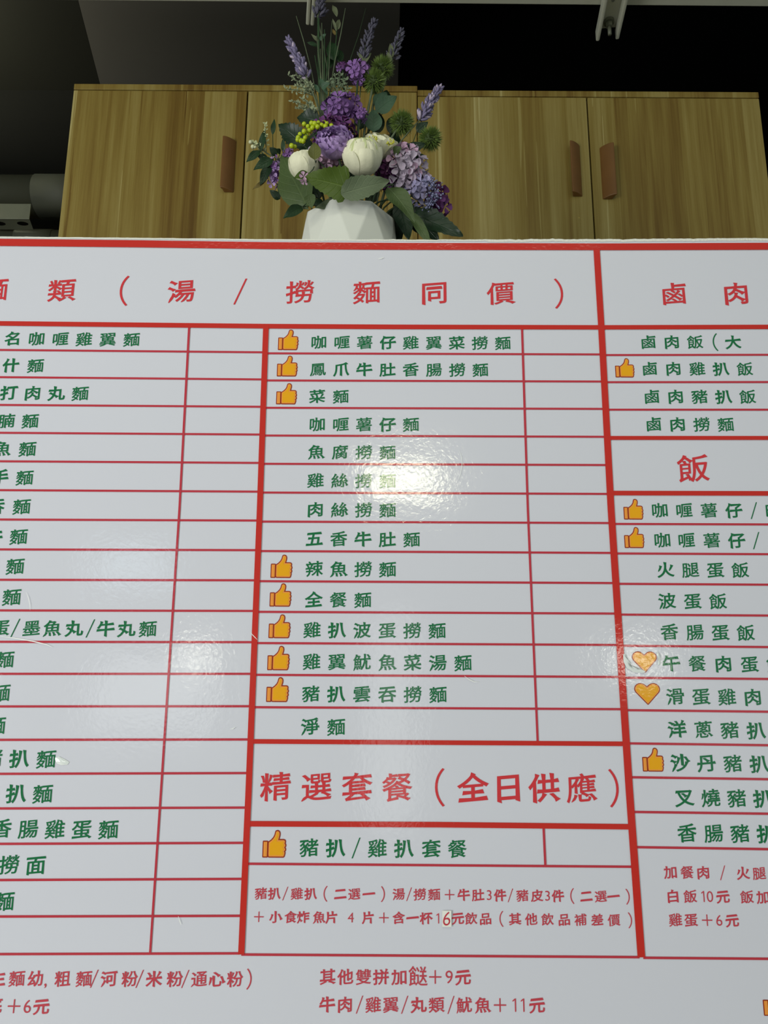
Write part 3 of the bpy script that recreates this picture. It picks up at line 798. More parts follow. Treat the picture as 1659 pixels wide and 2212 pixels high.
M_stem = mat('stem_green', srgb(58, 84, 54), .55, vary=.15, vscale=60)
M_stemd = mat('stem_dark', srgb(44, 66, 38), .6)
M_stemp = mat('stem_pale', srgb(92, 104, 78), .6)
def pet(name, c, vary=.16, vs_=50, **k): return mat(name, srgb(*c), .6, vary=vary, vscale=vs_, sub=.0, spec=.2, bump=.25, bscale=160, **k)
PT_white = pet('petal_cream', (232, 230, 200)); PT_wgreen = pet('petal_green_white', (206, 214, 160))
PT_lav = pet('petal_lavender', (178, 150, 200)); PT_lavd = pet('petal_violet', (132, 96, 152))
PT_pink = pet('petal_pink', (192, 158, 182)); PT_lilac = pet('petal_lilac', (186, 172, 190)); PT_lilacb = pet('petal_blue_lilac', (170, 164, 200))
PT_purp = pet('petal_purple', (104, 60, 112)); PT_plum = pet('petal_plum', (74, 32, 72)); PT_vio = pet('petal_bright_violet', (136, 100, 160))
PT_spike = pet('petal_spike', (120, 112, 142)); PT_spikeg = pet('petal_spike_grey', (86, 84, 98))
M_berry = mat('berry_yellow_green', srgb(176, 192, 30), .35); M_bead = mat('bead_blue_grey', srgb(120, 122, 156), .3, coat=.4)
M_fuzz = mat('thistle_green', srgb(100, 122, 54), .6, vary=.3, vscale=80); M_fuzzc = mat('thistle_core', srgb(56, 72, 32), .8)
M_dusty = mat('dusty_grey_green', srgb(140, 150, 118), .75, vary=.15, vscale=60)
M_stamen = mat('stamen_yellow', srgb(206, 204, 70), .6)
M_seed = mat('seed_white', srgb(206, 208, 170), .6)

# ---------------------------------------------------------------- builders (meshes shared between alike pieces)
def leafmesh(key, prof, fold=.25, bend=.25, serr=0, n=10, mm=None, seed=0, wave=.03):
    """unit leaf: base at origin, tip at +Y (length 1), half-width given by prof(t); face normal +Z"""
    rs = random.Random(seed); vs = []; uv = []; fs = []
    cols = (-1, -.55, 0, .55, 1)
    for i in range(n+1):
        t = i/n; hw = max(prof(t), .004)
        for u in cols:
            s_ = 1 + (serr*(1 if i % 2 else -1)*(abs(u) == 1) if 0 < i < n else 0)
            x = u*hw*s_
            z = fold*abs(x) - bend*t*t*.6 + wave*math.sin(t*9+u*2+seed)*abs(u)
            vs.append((x, t, z)); uv.append((u, t))
    for i in range(n):
        for j in range(4): a_ = i*5+j; fs.append((a_, a_+1, a_+6, a_+5))
    me = bpy.data.meshes.new(key); me.from_pydata(vs, [], fs); me.update(); me.materials.append(mm)
    l = me.uv_layers.new(name='UV')
    for lp in me.loops: l.data[lp.index].uv = uv[lp.vertex_index]
    for p_ in me.polygons: p_.use_smooth = True
    return me
ovate = lambda wd: (lambda t: wd*(math.sin(math.pi*min(1, t**.72))**.8)*(1-.12*t))
heartl = lambda wd: (lambda t: wd*(1-t)**.62*min(1, (t+.06)*6)**.6*1.12)
lance = lambda wd: (lambda t: wd*math.sin(math.pi*t**.85)**.9)
LM = {}
def getleaf(shape, mm, seed, serr, bend, wd):
    k = (shape, mm.name, seed % 3, serr, bend, round(wd, 2))
    if k not in LM:
        f = {'ovate': ovate, 'heart': heartl, 'lance': lance}[shape](wd)
        LM[k] = leafmesh('leaf', f, .3, bend, serr, 10 if not serr else 18, mm, seed % 3)
    return LM[k]
def place(me, base, tip, nrm, parent, name='leaf'):
    base, tip = V(base), V(tip); y = (tip-base); L = y.length; y.normalize()
    z = V(nrm) - y*V(nrm).dot(y); z.normalize(); x = y.cross(z)
    M = Matrix((x, y, z)).transposed().to_4x4() @ Matrix.Scale(L, 4); M.translation = base
    o = bpy.data.objects.new(name, me); COL.objects.link(o); o.parent = parent
    o.matrix_local = Matrix.Translation(parent.location).inverted() @ M
    return o
_ls = [0]
def leafpx(parent, b_, tp, wpx, yb, yt, mm, shape='ovate', serr=0, nrm=(0, -1, -.3), bend=.25):
    """a leaf from base pixel to tip pixel at depths yb, yt, wpx wide"""
    B = P(*b_, yb); T = P(*tp, yt); _ls[0] += 1
    wd = wpx*S(*b_, yb)/2/(T-B).length
    return place(getleaf(shape, mm, _ls[0], serr, bend, wd), B, T, nrm, parent)
def root(dx=0, dy=0): return V((pcx+dx, YP+dy, zr_-.013))
_r = random.Random(3)
def stem_thing(name, head, label, cat, group=None, r=.0016, m=None, r0=None, sway=.015, sdx=None):
    """the stem starts in the pot's foam and carries the head"""
    dx = max(-.055, min(.055, (head.x-pcx)*.35)) if sdx is None else sdx; dy = max(-.045, min(.04, (head.y-YP)*.5))
    b_ = root(dx, dy); t = thing(name, b_, label, cat, group)
    pts = []
    for i in range(9):
        q = i/8; p_ = b_.lerp(head, q); p_ += V(((head.x-b_.x)*.25*math.sin(math.pi*q)*-1, 0, 0)) + V((0, 0, sway*math.sin(math.pi*q)))
        pts.append(p_)
    mb = MB(); mb.tube(pts, r0 or r*1.2, r, 6); mb.build('stem', m or M_stemd, t, smooth=True)
    return t, pts
def facing(n): return V((0, 0, 1)).rotation_difference(V(n).normalized())
def shell(R, dphi, th0, th1, flare=0, ruffle=.05, notch=0, seed=0, mm=None, nu=13, nv=12, squash=1.0):
    """one petal wrapped on a globe of radius R from polar angle th0 (base) to th1 (rim)"""
    rs = random.Random(seed); vs = []; fs = []
    for i in range(nv+1):
        v = i/nv; th = math.radians(th0+(th1-th0)*v)
        wdt = dphi*(math.sin(math.pi*(.12+.62*v))**.7)
        for j in range(nu+1):
            u = -1+2*j/nu; ph = math.radians(wdt)*u; kr = 1+.035*v*mnoise.noise(V((u*3.2+seed*5, v*2.0, seed)))+.02*mnoise.noise(V((u*8+seed*3, v*3.0, 7)))
            rr_ = R*kr*(1+flare*v**3) * (1+ruffle*v*v*math.sin(u*5+seed*1.7)+ruffle*.6*v*math.sin(u*11+seed))
            tt = th + math.radians(14)*u*u*v*v + math.radians(notch)*max(0, 1-abs(u)*3)*v**4
            vs.append((rr_*math.sin(tt)*math.cos(ph), rr_*math.sin(tt)*math.sin(ph), R*squash*(1+flare*v**3*.2)*math.cos(tt)))
    for i in range(nv):
        for j in range(nu): a_ = i*(nu+1)+j; fs.append((a_, a_+1, a_+nu+2, a_+nu+1))
    me = bpy.data.meshes.new('petal'); me.from_pydata(vs, [], fs); me.update(); me.materials.append(mm)
    for p_ in me.polygons: p_.use_smooth = True
    return me
def globe_flower(parent, c, n, R, mats, layers):
    """layers: (count, radius factor, half-width deg, base polar, rim polar, flare, ruffle)"""
    Q = facing(n); k = 0
    for li, (cnt, rf, dp, t0, t1, fl, rufl) in enumerate(layers):
        mes = [shell(R*rf, dp, t0, t1, fl, rufl, 0, li*3+s_, mats[min(li, len(mats)-1)]) for s_ in range(2)]
        for i in range(cnt):
            o = bpy.data.objects.new('petal', mes[i % 2]); COL.objects.link(o); o.parent = parent; o.location = V(c)-parent.location
            o.rotation_mode = 'QUATERNION'; o.rotation_quaternion = Q @ Quaternion((0, 0, 1), 2*math.pi*(i+.37*li)/cnt + .1*_r.uniform(-1, 1)) @ Quaternion((0, 1, 0), _r.uniform(-.04, .04))
def florets(kind, mm, npet, seed):
    """a small flower: npet rounded cupped petals, radius 1, facing +Z"""
    rs = random.Random(seed); vs = []; fs = []
    for k in range(npet):
        a0 = 2*math.pi*k/npet + rs.uniform(-.1, .1); tl = rs.uniform(.05, .35); base = len(vs); hw = 1.05*math.pi/npet
        for i in range(5):
            v = i/4
            for j in range(5):
                u = -1+j/2; r_ = .08+.92*v*(1-.10*u*u*v) + (-.12*v if (kind == 'notch' and j == 2 and i == 4) else 0)
                w_ = math.sin(math.pi*(.10+.66*v))*hw*.62
                x = r_*math.cos(w_*u*1.0); y = r_*math.sin(w_*u*1.25)
                z = tl*v*v + .14*math.sin(math.pi*v)*(u*u) + rs.uniform(-.03, .03)*v + .06*math.sin(u*6+k)*v
                vs.append((x*math.cos(a0)-y*math.sin(a0), x*math.sin(a0)+y*math.cos(a0), z))
        for i in range(4):
            for j in range(4): a_ = base+i*5+j; fs.append((a_, a_+1, a_+6, a_+5))
    me = bpy.data.meshes.new('floret'); me.from_pydata(vs, [], fs); me.update(); me.materials.append(mm)
    for p_ in me.polygons: p_.use_smooth = True
    return me
FL = {}
def fl(kind, mm, npet, seed):
    k = (kind, mm.name, npet, seed)
    if k not in FL: FL[k] = florets(*k[:1], mm, npet, seed)
    return FL[k]
def put(me, c, n, r, parent, name='floret', spin=None):
    o = bpy.data.objects.new(name, me); COL.objects.link(o); o.parent = parent; o.location = V(c)-parent.location
    o.rotation_mode = 'QUATERNION'; o.rotation_quaternion = facing(n) @ Quaternion((0, 0, 1), _r.uniform(0, 6.28) if spin is None else spin); o.scale = (r, r, r)
    return o
def dome(parent, c, rx, rz, ry, mmlist, count, fr, npet=4, kind='round', front=True, seed=1):
    rs = random.Random(seed); c = V(c); got = []
    tries = 0
    while len(got) < count and tries < 6000:
        tries += 1
        d = V((rs.gauss(0, 1), rs.gauss(0, 1), rs.gauss(0, 1))).normalized()
        if front and (d.y > .35): continue
        p_ = c + V((d.x*rx, d.y*ry, d.z*rz))
        if all((p_-g).length > fr*1.02*(1-tries/9000) for g in got):
            got.append(p_); n = V((d.x/rx, d.y/ry, d.z/rz)).normalized()
            put(fl(kind, mmlist[len(got) % len(mmlist)], npet, len(got) % 3), p_, (n+V((rs.uniform(-.3, .3), -.15, rs.uniform(-.3, .3)))), fr*rs.uniform(.85, 1.15), parent)
    mb = MB(); mb.ball(c, rx*.8, ry*.8, rz*.8, nu=12, nv=8); mb.build('flower_heart', mmlist[0], parent, smooth=True)

def spike(name, pts, mm, label, nb=70, r=.0065, bl=.0045, pale=None, group='lavender spikes'):
    """pts: pixels from foot of the flower head to its tip, with depth"""
    W = [P(x, y, Y) for x, y, Y in pts]
    t, sp = stem_thing(name, W[0], label, 'flower', group, .0011, M_stemp)
    mb = MB(); mb.tube(W, .0011, .0006, 5); mb.build('stalk', M_stemp, t, smooth=True)
    rs = random.Random(int(pts[0][0])); mb = MB()
    L = [0]
    for a_, b_ in zip(W, W[1:]): L.append(L[-1]+(b_-a_).length)
    for i in range(nb):
        q = (int(i/5)+.3*rs.random())/(nb/5) ; s_ = q*L[-1]; k = max(j for j in range(len(L)-1) if L[j] <= s_)
        p_ = W[k].lerp(W[k+1], (s_-L[k])/(L[k+1]-L[k])); ax = (W[k+1]-W[k]).normalized()
        ph = i*2.4+rs.random(); rad = ax.orthogonal().normalized(); rad.rotate(Quaternion(ax, ph))
        rr_ = r*(1-.55*q)*rs.uniform(.6, 1.1); d = (rad+ax*.9).normalized()
        mb.ball(p_+rad*rr_+ax*rr_*.5, bl*.42, bl*.42, bl*(1.15-.4*q), d, 5, 4, 0 if rs.random() < .75 or not pale else 1)
        mb.ball(p_+rad*rr_*1.3+ax*rr_*1.1, bl*.30, bl*.30, bl*.6, (rad*1.6+ax), 4, 3, 0)
    o = mb.build('flower_buds', [mm, pale or mm], t, smooth=True); tag(o, kind='stuff')
    return t

# ---------------------------------------------------------------- the bouquet
# white peonies
h = P(783, 337, 1.005); R = 42*S(783, 337, 1.005)
t, _ = stem_thing('white_peony', h, 'large white peony bud in the middle of the bouquet', 'flower', 'white peonies', .002)
globe_flower(t, h, (-.02, -.75, .9), R, [PT_wgreen, PT_wgreen, PT_wgreen, PT_white, PT_white, PT_white],
    [(6, .66, 38, 150, 4, .2, .3), (7, .76, 36, 155, 8, .2, .3), (8, .86, 34, 160, 15, .14, .26), (7, .93, 44, 165, 28, .07, .10), (6, .97, 52, 170, 46, .06, .05), (5, 1.0, 58, 172, 66, .06, .04)])
mb = MB(); mb.ball(h-V((0, 0, .004)), R*.72, R*.72, R*.8, nu=12, nv=8); mb.build('flower_heart', PT_white, t, smooth=True)
h = P(657, 356, 1.02); R = 33*S(657, 356, 1.02)
t, _ = stem_thing('white_peony', h, 'small white peony bud at the left of the bouquet', 'flower', 'white peonies', .002)
globe_flower(t, h, (-.2, -.6, 1), R, [PT_wgreen, PT_wgreen, PT_white, PT_white],
    [(6, .70, 40, 150, 6, .2, .28), (7, .82, 40, 158, 14, .14, .22), (6, .93, 50, 166, 30, .07, .08), (5, 1.0, 60, 172, 54, .06, .04)])
mb = MB(); mb.ball(h-V((0, 0, .003)), R*.7, R*.7, R*.8, nu=12, nv=8); mb.build('flower_heart', PT_white, t, smooth=True)
h = P(824, 314, 1.05); R = 31*S(826, 312, 1.05)
t, _ = stem_thing('white_peony', h, 'half open white peony behind the large bud, yellow stamens showing', 'flower', 'white peonies', .002)
globe_flower(t, h, (.35, -.8, .8), R, [PT_white, PT_white, PT_white],
    [(6, .62, 44, 150, 20, .15, .12), (6, .84, 48, 160, 42, .2, .08), (6, 1.0, 50, 168, 62, .2, .06)])
mb = MB(); mb.ball(h, R*.55, R*.55, R*.6, nu=10, nv=8); mb.build('flower_heart', PT_white, t, smooth=True)
for cx_, cy_, n_ in ((806, 302, 34), (843, 309, 20)):
    c = P(cx_, cy_, 1.012 if cx_ < 820 else 1.02); mb = MB(); rs = random.Random(4)
    for i in range(n_):
        d = V((rs.uniform(-1, 1), rs.uniform(-.9, -.1), rs.uniform(-1, 1))); q = c+V((d.x*.0062, d.y*.004, d.z*.0052)); mb.ball(q, .00125, nu=5, nv=4); mb.tube([c+V((0, .004, 0)), q], .0003, .0003, 3)
    tag(mb.build('stamens', M_stamen, t), kind='stuff')
# lavender ranunculus
h = P(722, 306, 1.0); R = 36*S(722, 306, 1.0)
t, _ = stem_thing('lavender_ranunculus', h, 'round lavender ranunculus left of the large white bud', 'flower', None, .002)
globe_flower(t, h, (-.12, -1.0, .30), R, [PT_lavd, PT_lav, PT_lav, PT_lav, PT_lav],
    [(4, .36, 46, 130, 14, .1, .2), (5, .50, 44, 140, 26, .12, .2), (6, .64, 44, 150, 38, .12, .16), (7, .77, 44, 155, 50, .12, .14), (7, .90, 46, 160, 62, .12, .10), (7, 1.0, 50, 160, 72, .14, .08)])
mb = MB(); mb.ball(h, R*.36, nu=8, nv=6); mb.build('flower_heart', PT_lavd, t, smooth=True)

def hydrangea(label, px, py, Y, wpx, hpx, mats, cnt, frpx, npet=4, kind='round', name='hydrangea', group=None, ry=.9, seed=1):
    h = P(px, py, Y); s_ = S(px, py, Y)
    t, _ = stem_thing(name, h, label, 'flower', group, .0016)
    dome(t, h, wpx/2*s_, hpx/2*s_, wpx/2*s_*ry, mats, cnt, frpx*s_, npet, kind, True, seed); return t
hydrangea('deep purple hydrangea behind the lavender ranunculus', 722, 290, 1.055, 88, 42, [PT_purp, PT_plum, PT_purp], 26, 15, seed=2, group='purple hydrangeas')
hydrangea('pale pink hydrangea between the two white buds', 697, 352, 1.035, 86, 44, [PT_pink, PT_lilac, PT_pink], 24, 13, seed=5, group='pale hydrangeas')
hydrangea('pale lilac hydrangea to the right of the large white bud', 876, 360, 1.05, 68, 86, [PT_lilac, PT_lilac, PT_pink], 26, 19, seed=8, group='pale hydrangeas')
hydrangea('blue-lilac hydrangea low on the right, beside the beads', 905, 408, 1.06, 54, 64, [PT_lilacb, PT_lilac], 16, 19, seed=9, group='pale hydrangeas')
hydrangea('dark plum hydrangea tucked under the white bud at right', 840, 378, 1.06, 44, 66, [PT_plum, PT_purp], 18, 13, seed=11, group='purple hydrangeas')
hydrangea('magenta-purple blossom at the far right, lowest of the bouquet', 947, 437, 1.06, 36, 66, [PT_purp, PT_purp, PT_plum], 11, 18, seed=13, group='purple hydrangeas')
hydrangea('purple stock blossom hanging at the far left of the bouquet', 592, 372, 1.07, 26, 70, [PT_vio, PT_lavd, PT_lav], 18, 10, seed=15, name='purple_stock', group='purple stocks')
hydrangea('purple stock bud beside the left peony', 623, 332, 1.055, 18, 16, [PT_lavd], 6, 9, seed=16, name='purple_stock', group='purple stocks')
hydrangea('violet carnation below the upper violet flower, above the berries', 740, 235, 1.06, 74, 40, [PT_vio, PT_lavd, PT_vio], 18, 16, 5, seed=17, name='violet_carnation', group='violet carnations')
hydrangea('small violet carnation, right neighbour of the wide one above the berries', 779, 249, 1.055, 26, 26, [PT_vio, PT_lavd], 9, 9, 6, seed=18, name='violet_carnation', group='violet carnations')
hydrangea('violet carnation highest up, between the tall stalks and the thistles', 774, 157, 1.07, 38, 40, [PT_vio, PT_vio, PT_lavd], 12, 15, 5, seed=19, name='violet_carnation', group='violet carnations')
hydrangea('tiny violet carnation bud left of the highest one', 740, 146, 1.075, 18, 14, [PT_lavd, PT_purp], 6, 8, 5, seed=20, name='violet_carnation', group='violet carnations')
hydrangea('single pink blossom under the left white peony', 657, 385, 1.0, 14, 14, [PT_pink], 4, 10, seed=21, group='pale hydrangeas')

# thistle balls
def thistle(px, py, rpx, Y, label):
    h = P(px, py, Y); R = rpx*S(px, py, Y)
    t, _ = stem_thing('green_thistle', h, label, 'flower', 'green thistles', .0019, M_stemp)
    mb = MB(); mb.ball(h, R*.62, nu=12, nv=8); mb.build('core', M_fuzzc, t, smooth=True)
    rs = random.Random(int(px)); mb = MB(); n = 520
    for i in range(n):
        z = 1-2*(i+.5)/n; a_ = i*2.39996; r_ = math.sqrt(1-z*z); d = V((r_*math.cos(a_), r_*math.sin(a_), z))
        d = (d+V((rs.uniform(-.15, .15), rs.uniform(-.15, .15), rs.uniform(-.15, .15)+.12))).normalized()
        o_ = d.orthogonal().normalized()*R*.05; o2 = d.cross(o_); b_ = h+d*R*.5
        mb.add([b_+o_, b_-o_*.5+o2*.9, b_-o_*.5-o2*.9, h+d*R*rs.uniform(.88, 1.12)], [(0, 1, 3), (1, 2, 3), (2, 0, 3)])
    tag(mb.build('spines', M_fuzz, t), kind='stuff')
thistle(826, 148, 27, 1.09, 'green thistle ball highest of the four')
thistle(808, 177, 28, 1.075, 'green thistle ball second from the top')
thistle(868, 266, 29, 1.07, 'green thistle ball nearest the cabinet seam')
thistle(929, 300, 28, 1.07, 'green thistle ball farthest right')

# lavender
spike('lavender_spike', [(662, 166, 1.07), (650, 140, 1.07), (636, 115, 1.07), (622, 85, 1.07)], PT_spike, 'lavender spike highest on the left of the tall stalks', 90, .0085, .0062, pale=PT_lilac)
t = spike('lavender_spike', [(785, 128, 1.09), (790, 100, 1.09), (798, 72, 1.09), (811, 43, 1.09)], PT_spikeg, 'greyish lavender spike between the tall stalks and the top thistle', 75, .0085, .005)
leafpx(t, (784, 136), (802, 112), 11, 1.09, 1.085, LF_pale, 'ovate'); leafpx(t, (784, 132), (774, 112), 7, 1.09, 1.085, LF_pale, 'lance')
t = spike('lavender_spike', [(847, 130, 1.095), (853, 105, 1.095), (861, 82, 1.095), (870, 63, 1.095)], PT_spikeg, 'greyish lavender spike above the top thistle, right of its neighbour', 55, .0085, .0045)
leafpx(t, (846, 126), (843, 88), 13, 1.09, 1.09, LF_pale, 'ovate'); leafpx(t, (845, 131), (836, 110), 9, 1.09, 1.085, LF_pale, 'ovate')
spike('lavender_spike', [(908, 258, 1.07), (920, 238, 1.07), (934, 214, 1.07), (950, 189, 1.07)], PT_spike, 'lavender spike leaning out at the far right', 95, .0085, .0062, pale=PT_lilac)
spike('lavender_spike', [(686, 36, 1.10), (692, 22, 1.10), (694, 5, 1.10), (696, -12, 1.10)], PT_spikeg, 'grey-violet spike at the top of the tallest stalk', 60, .0095, .0055, pale=PT_spikeg)

# tall stalks and reeds
def reed(pts, r0, r1, m, label, name='tall_reed', leafs=(), grp='tall reeds', cat='plant'):
    W = [P(*p_) for p_ in pts]; b_ = root(max(-.03, min(.03, (W[0].x-pcx)*.4)), .01); t = thing(name, b_, label, cat, grp)
    mb = MB(); mb.tube([b_]+W, r0, r1, 6); mb.build('stem', m, t, smooth=True)
    for l in leafs: leafpx(t, *l)
    return t
reed([(695, 260, 1.09), (689, 180, 1.09), (688, 100, 1.09), (688, 40, 1.09)], .0024, .0020, M_stem, 'thickest upright stalk of the bouquet', 'thick_stalk', [
    ((690, 92), (672, 72), 7, 1.09, 1.08, LF_pale, 'lance'), ((688, 100), (664, 90), 9, 1.09, 1.08, LF_dark, 'lance'), ((690, 88), (703, 72), 9, 1.09, 1.08, LF_euc, 'lance'),
    ((691, 170), (706, 200), 12, 1.07, 1.06, LF_euc, 'lance'), ((690, 200), (677, 178), 9, 1.07, 1.07, LF_euc, 'lance'), ((694, 190), (711, 178), 16, 1.06, 1.05, LF_euc, 'ovate')])
for i, (x0, x1_) in enumerate(((700, 695), (703, 701), (697, 684), (706, 712), (694, 692), (692, 680), (699, 697))):
    reed([(x0, 255, 1.08), (x0-2, 180, 1.08), (x1_, 50+14*i, 1.085)], .0014, .0009, M_stem if i % 2 else M_stemp, 'thin green reed close against the thickest stalk', 'thin_reed', grp='thin reeds against the thick stalk')
reed([(705, 250, 1.1), (722, 140, 1.1), (728, 60, 1.1)], .0016, .001, M_stem, 'budding stalk right of the thickest stalk', 'budding_stalk', [
    ((728, 64), (733, 38), 13, 1.1, 1.1, LF_pale, 'ovate'), ((727, 68), (718, 38), 6, 1.1, 1.09, LF_pale, 'lance'), ((728, 36), (718, 6), 11, 1.1, 1.1, LF_pale, 'lance'), ((724, 76), (718, 60), 7, 1.1, 1.1, LF_brown, 'ovate'),
    ((722, 130), (712, 82), 28, 1.1, 1.1, LF_dark, 'ovate'), ((735, 135), (728, 100), 22, 1.11, 1.11, LF_dark, 'ovate'), ((706, 150), (716, 112), 24, 1.11, 1.11, LF_dark, 'ovate')])
reed([(690, 240, 1.08), (672, 150, 1.08), (655, 85, 1.08), (640, 35, 1.08)], .0013, .0007, M_stemp, 'thin reed leaning farthest left', 'tall_reed', grp='tall reeds')
reed([(706, 240, 1.09), (724, 130, 1.09), (736, 75, 1.09), (746, 18, 1.09)], .0014, .0007, M_stemp, 'thin reed rising just right of the budding stalk', 'tall_reed')
reed([(706, 240, 1.08), (712, 120, 1.08), (717, 45, 1.08)], .001, .0005, M_stemp, 'thin reed between the thickest and the budding stalk', 'tall_reed')
reed([(722, 240, 1.1), (757, 128, 1.1), (775, 75, 1.1), (790, 18, 1.1)], .001, .0004, M_stemd, 'hair-thin reed leaning right toward the greyish spike', 'tall_reed')

# dusty miller sprigs
def dusty(label, ox, oy, tips, Y, m=M_dusty):
    h = P(ox, oy, Y); t, _ = stem_thing('dusty_miller', h, label, 'plant', 'grey leafy sprigs', .0011, M_stemp); rs = random.Random(ox); mb = MB(); st = MB()
    for tx, ty in tips:
        T = P(tx, ty, Y-.012+rs.uniform(-.01, .01)); st.tube([h, h.lerp(T, .5)+V((0, -.003, .002)), T], .0009, .0005, 5)
        L_ = (T-h).length
        for k in range(26):
            q = .25+.8*k/26; p_ = h.lerp(T, min(q, 1)); d = V((rs.uniform(-1, 1), rs.uniform(-.7, .3), rs.uniform(-.6, 1.1))).normalized(); l = rs.uniform(.004, .0085)
            s2 = d.cross(V((0, 1, .2))).normalized()*l*.22; nn = d.cross(s2).normalized()*l*.06
            mb.add([p_, p_+d*l*.55+s2, p_+d*l, p_+d*l*.55-s2, p_+d*l*.5+nn], [(0, 1, 4), (1, 2, 4), (2, 3, 4), (3, 0, 4), (0, 3, 2, 1)])
    tag(mb.build('leaflets', m, t), kind='stuff'); st.build('twigs', M_stemp, t)
dusty('grey leafy sprig beneath the upper left lavender', 680, 208, [(622, 162), (640, 160), (617, 192), (640, 185), (660, 172), (668, 180)], 1.08)
dusty('grey leafy sprig spreading beside the berries', 684, 246, [(632, 218), (638, 232), (650, 210), (668, 222), (676, 235)], 1.075)
dusty('grey leafy sprig between the stalks and the violet carnation', 726, 222, [(712, 172), (724, 162), (736, 158), (748, 170), (752, 190), (742, 205), (718, 200)], 1.075, mat('dusty_darker', srgb(104, 120, 92), .75))
dusty('white budded twig at the far left edge of the bouquet', 575, 330, [(545, 308), (556, 318), (573, 268)], 1.07, mat('pale_bud_leaf', srgb(176, 182, 136), .7))

# berries
h = P(678, 292, 1.03); t, _ = stem_thing('berry_sprig', h, 'sprig of round yellow-green berries above the left peony', 'berries', None, .0012, M_stem)
for k, (x, y) in enumerate([(657, 268), (665, 273), (673, 266), (680, 267), (688, 265), (700, 264), (706, 266), (703, 273), (716, 272), (657, 284), (659, 287), (648, 290), (644, 297), (650, 304), (659, 298), (655, 305), (630, 315), (637, 317), (663, 292), (675, 276), (668, 282), (643, 302), (695, 270), (686, 274)]):
    p_ = P(x, y, 1.018+.012*_r.random()); mb = MB(); r_ = (4.7+_r.random()*1.1)*S(x, y, 1.02); mb.ball(p_, r_, nu=12, nv=8)
    b_ = mb.build('berry', M_berry, t, smooth=True); mb = MB(); mb.tube([h, h.lerp(p_, .6)+V((0, .002, -.004)), p_+V((0, .003, 0))], .0005, .0004, 4); mb.build('stalk', M_stem, t)
# beads
h = P(925, 420, 1.055); t, _ = stem_thing('bead_spray', h, 'spray of tiny blue-grey beads low at the right', 'berries', None, .0012); mb = MB(); rs = random.Random(9)
for i in range(150):
    q = rs.random(); x = 927+12*math.sin(q*3.1)+rs.gauss(0, 8)-18*max(0, q-.6); y = 386+66*q+rs.gauss(0, 3); p_ = P(x, y, 1.035+rs.uniform(-.008, .012)); mb.ball(p_, rs.uniform(.0011, .0019), nu=6, nv=4)
    if i % 3 == 0: mb.tube([h, p_], .0003, .0003, 3)
tag(mb.build('beads', M_bead, t, smooth=True), kind='stuff')
t, _ = stem_thing('seed_twig', P(548, 328, 1.06), 'twig with two tiny white seed heads at the far left', 'plant', None, .0009, M_stemp)
mb = MB(); mb.tube([P(548, 328, 1.06), P(545, 315, 1.055), P(540, 300, 1.055)], .0006, .0004, 4); mb.build('twig', M_stemp, t)
for x, y, r_ in ((541, 307, 4.2), (546, 317, 4.6), (551, 318, 3)): mb = MB(); mb.ball(P(x, y, 1.054), r_*S(x, y, 1.054), nu=8, nv=6); mb.build('seed_head', M_seed, t, smooth=True)

# leafy sprigs and single large leaves
def leafy(label, jx, jy, Y, leafs, name='leafy_stem', grp=None, cat='leaves', r=.0012):
    t, _ = stem_thing(name, P(jx, jy, Y), label, cat, grp, r, M_stemd)
    tw = MB(); J = P(jx, jy, Y)
    for l in leafs:
        leafpx(t, *l); B = P(*l[0], l[3]); d_ = B-J
        if d_.length > .012: tw.tube([J, J+d_*.5+V((0, .003, -.003)), B], .0009, .0006, 5)
    if tw.v: tw.build('twigs', M_stemd, t, smooth=True)
    return t
NF = (0, -1, -.55)
leafy('broad olive leaf hanging left of the pot', 668, 440, 1.03, [((666, 450), (599, 326), 80, 1.04, 1.045, LF_olive, 'ovate', 0, (-.35, -1, -.3), .2)], 'large_leaf', 'large front leaves')
leafy('bright green toothed leaf over the pot rim', 738, 424, 1.0, [((750, 404), (660, 380), 76, .992, .975, LF_green, 'heart', .05, (0, -1, -.35), .1)], 'large_leaf', 'large front leaves')
leafy('grey-green toothed leaf right of the bright green one', 740, 420, 1.0, [((736, 419), (842, 388), 54, .99, .985, LF_grey, 'ovate', .05, (0, -1, -.35), .12)], 'large_leaf', 'large front leaves')
leafy('dark olive leaf curving down right of the pot', 850, 398, 1.03, [((838, 405), (898, 466), 50, 1.01, 1.0, LF_olive, 'ovate', 0, (.2, -1, .1), .3)], 'large_leaf', 'large front leaves')
leafy('small pointed leaf below the broad olive leaf', 655, 446, 1.04, [((652, 446), (615, 466), 26, 1.04, 1.02, LF_dark, 'ovate'), ((668, 420), (673, 447), 26, 1.0, .998, LF_olive, 'ovate')], 'small_leaf_stem')
leafy('dark holly-like leaf at the upper left, beside the berries', 655, 312, 1.06, [((658, 316), (600, 262), 50, 1.06, 1.05, LF_vdark, 'ovate', .10), ((690, 262), (640, 250), 44, 1.07, 1.07, LF_vdark, 'ovate', .08)], 'large_leaf', 'dark toothed leaves')
leafy('blue-green round leaves rising right of the violet carnation', 808, 286, 1.075, [((806, 285), (808, 233), 40, 1.075, 1.065, LF_euc, 'ovate'), ((812, 242), (857, 204), 38, 1.08, 1.07, LF_euc, 'ovate'), ((812, 232), (836, 196), 34, 1.085, 1.08, LF_euc, 'ovate')], 'eucalyptus_stem')
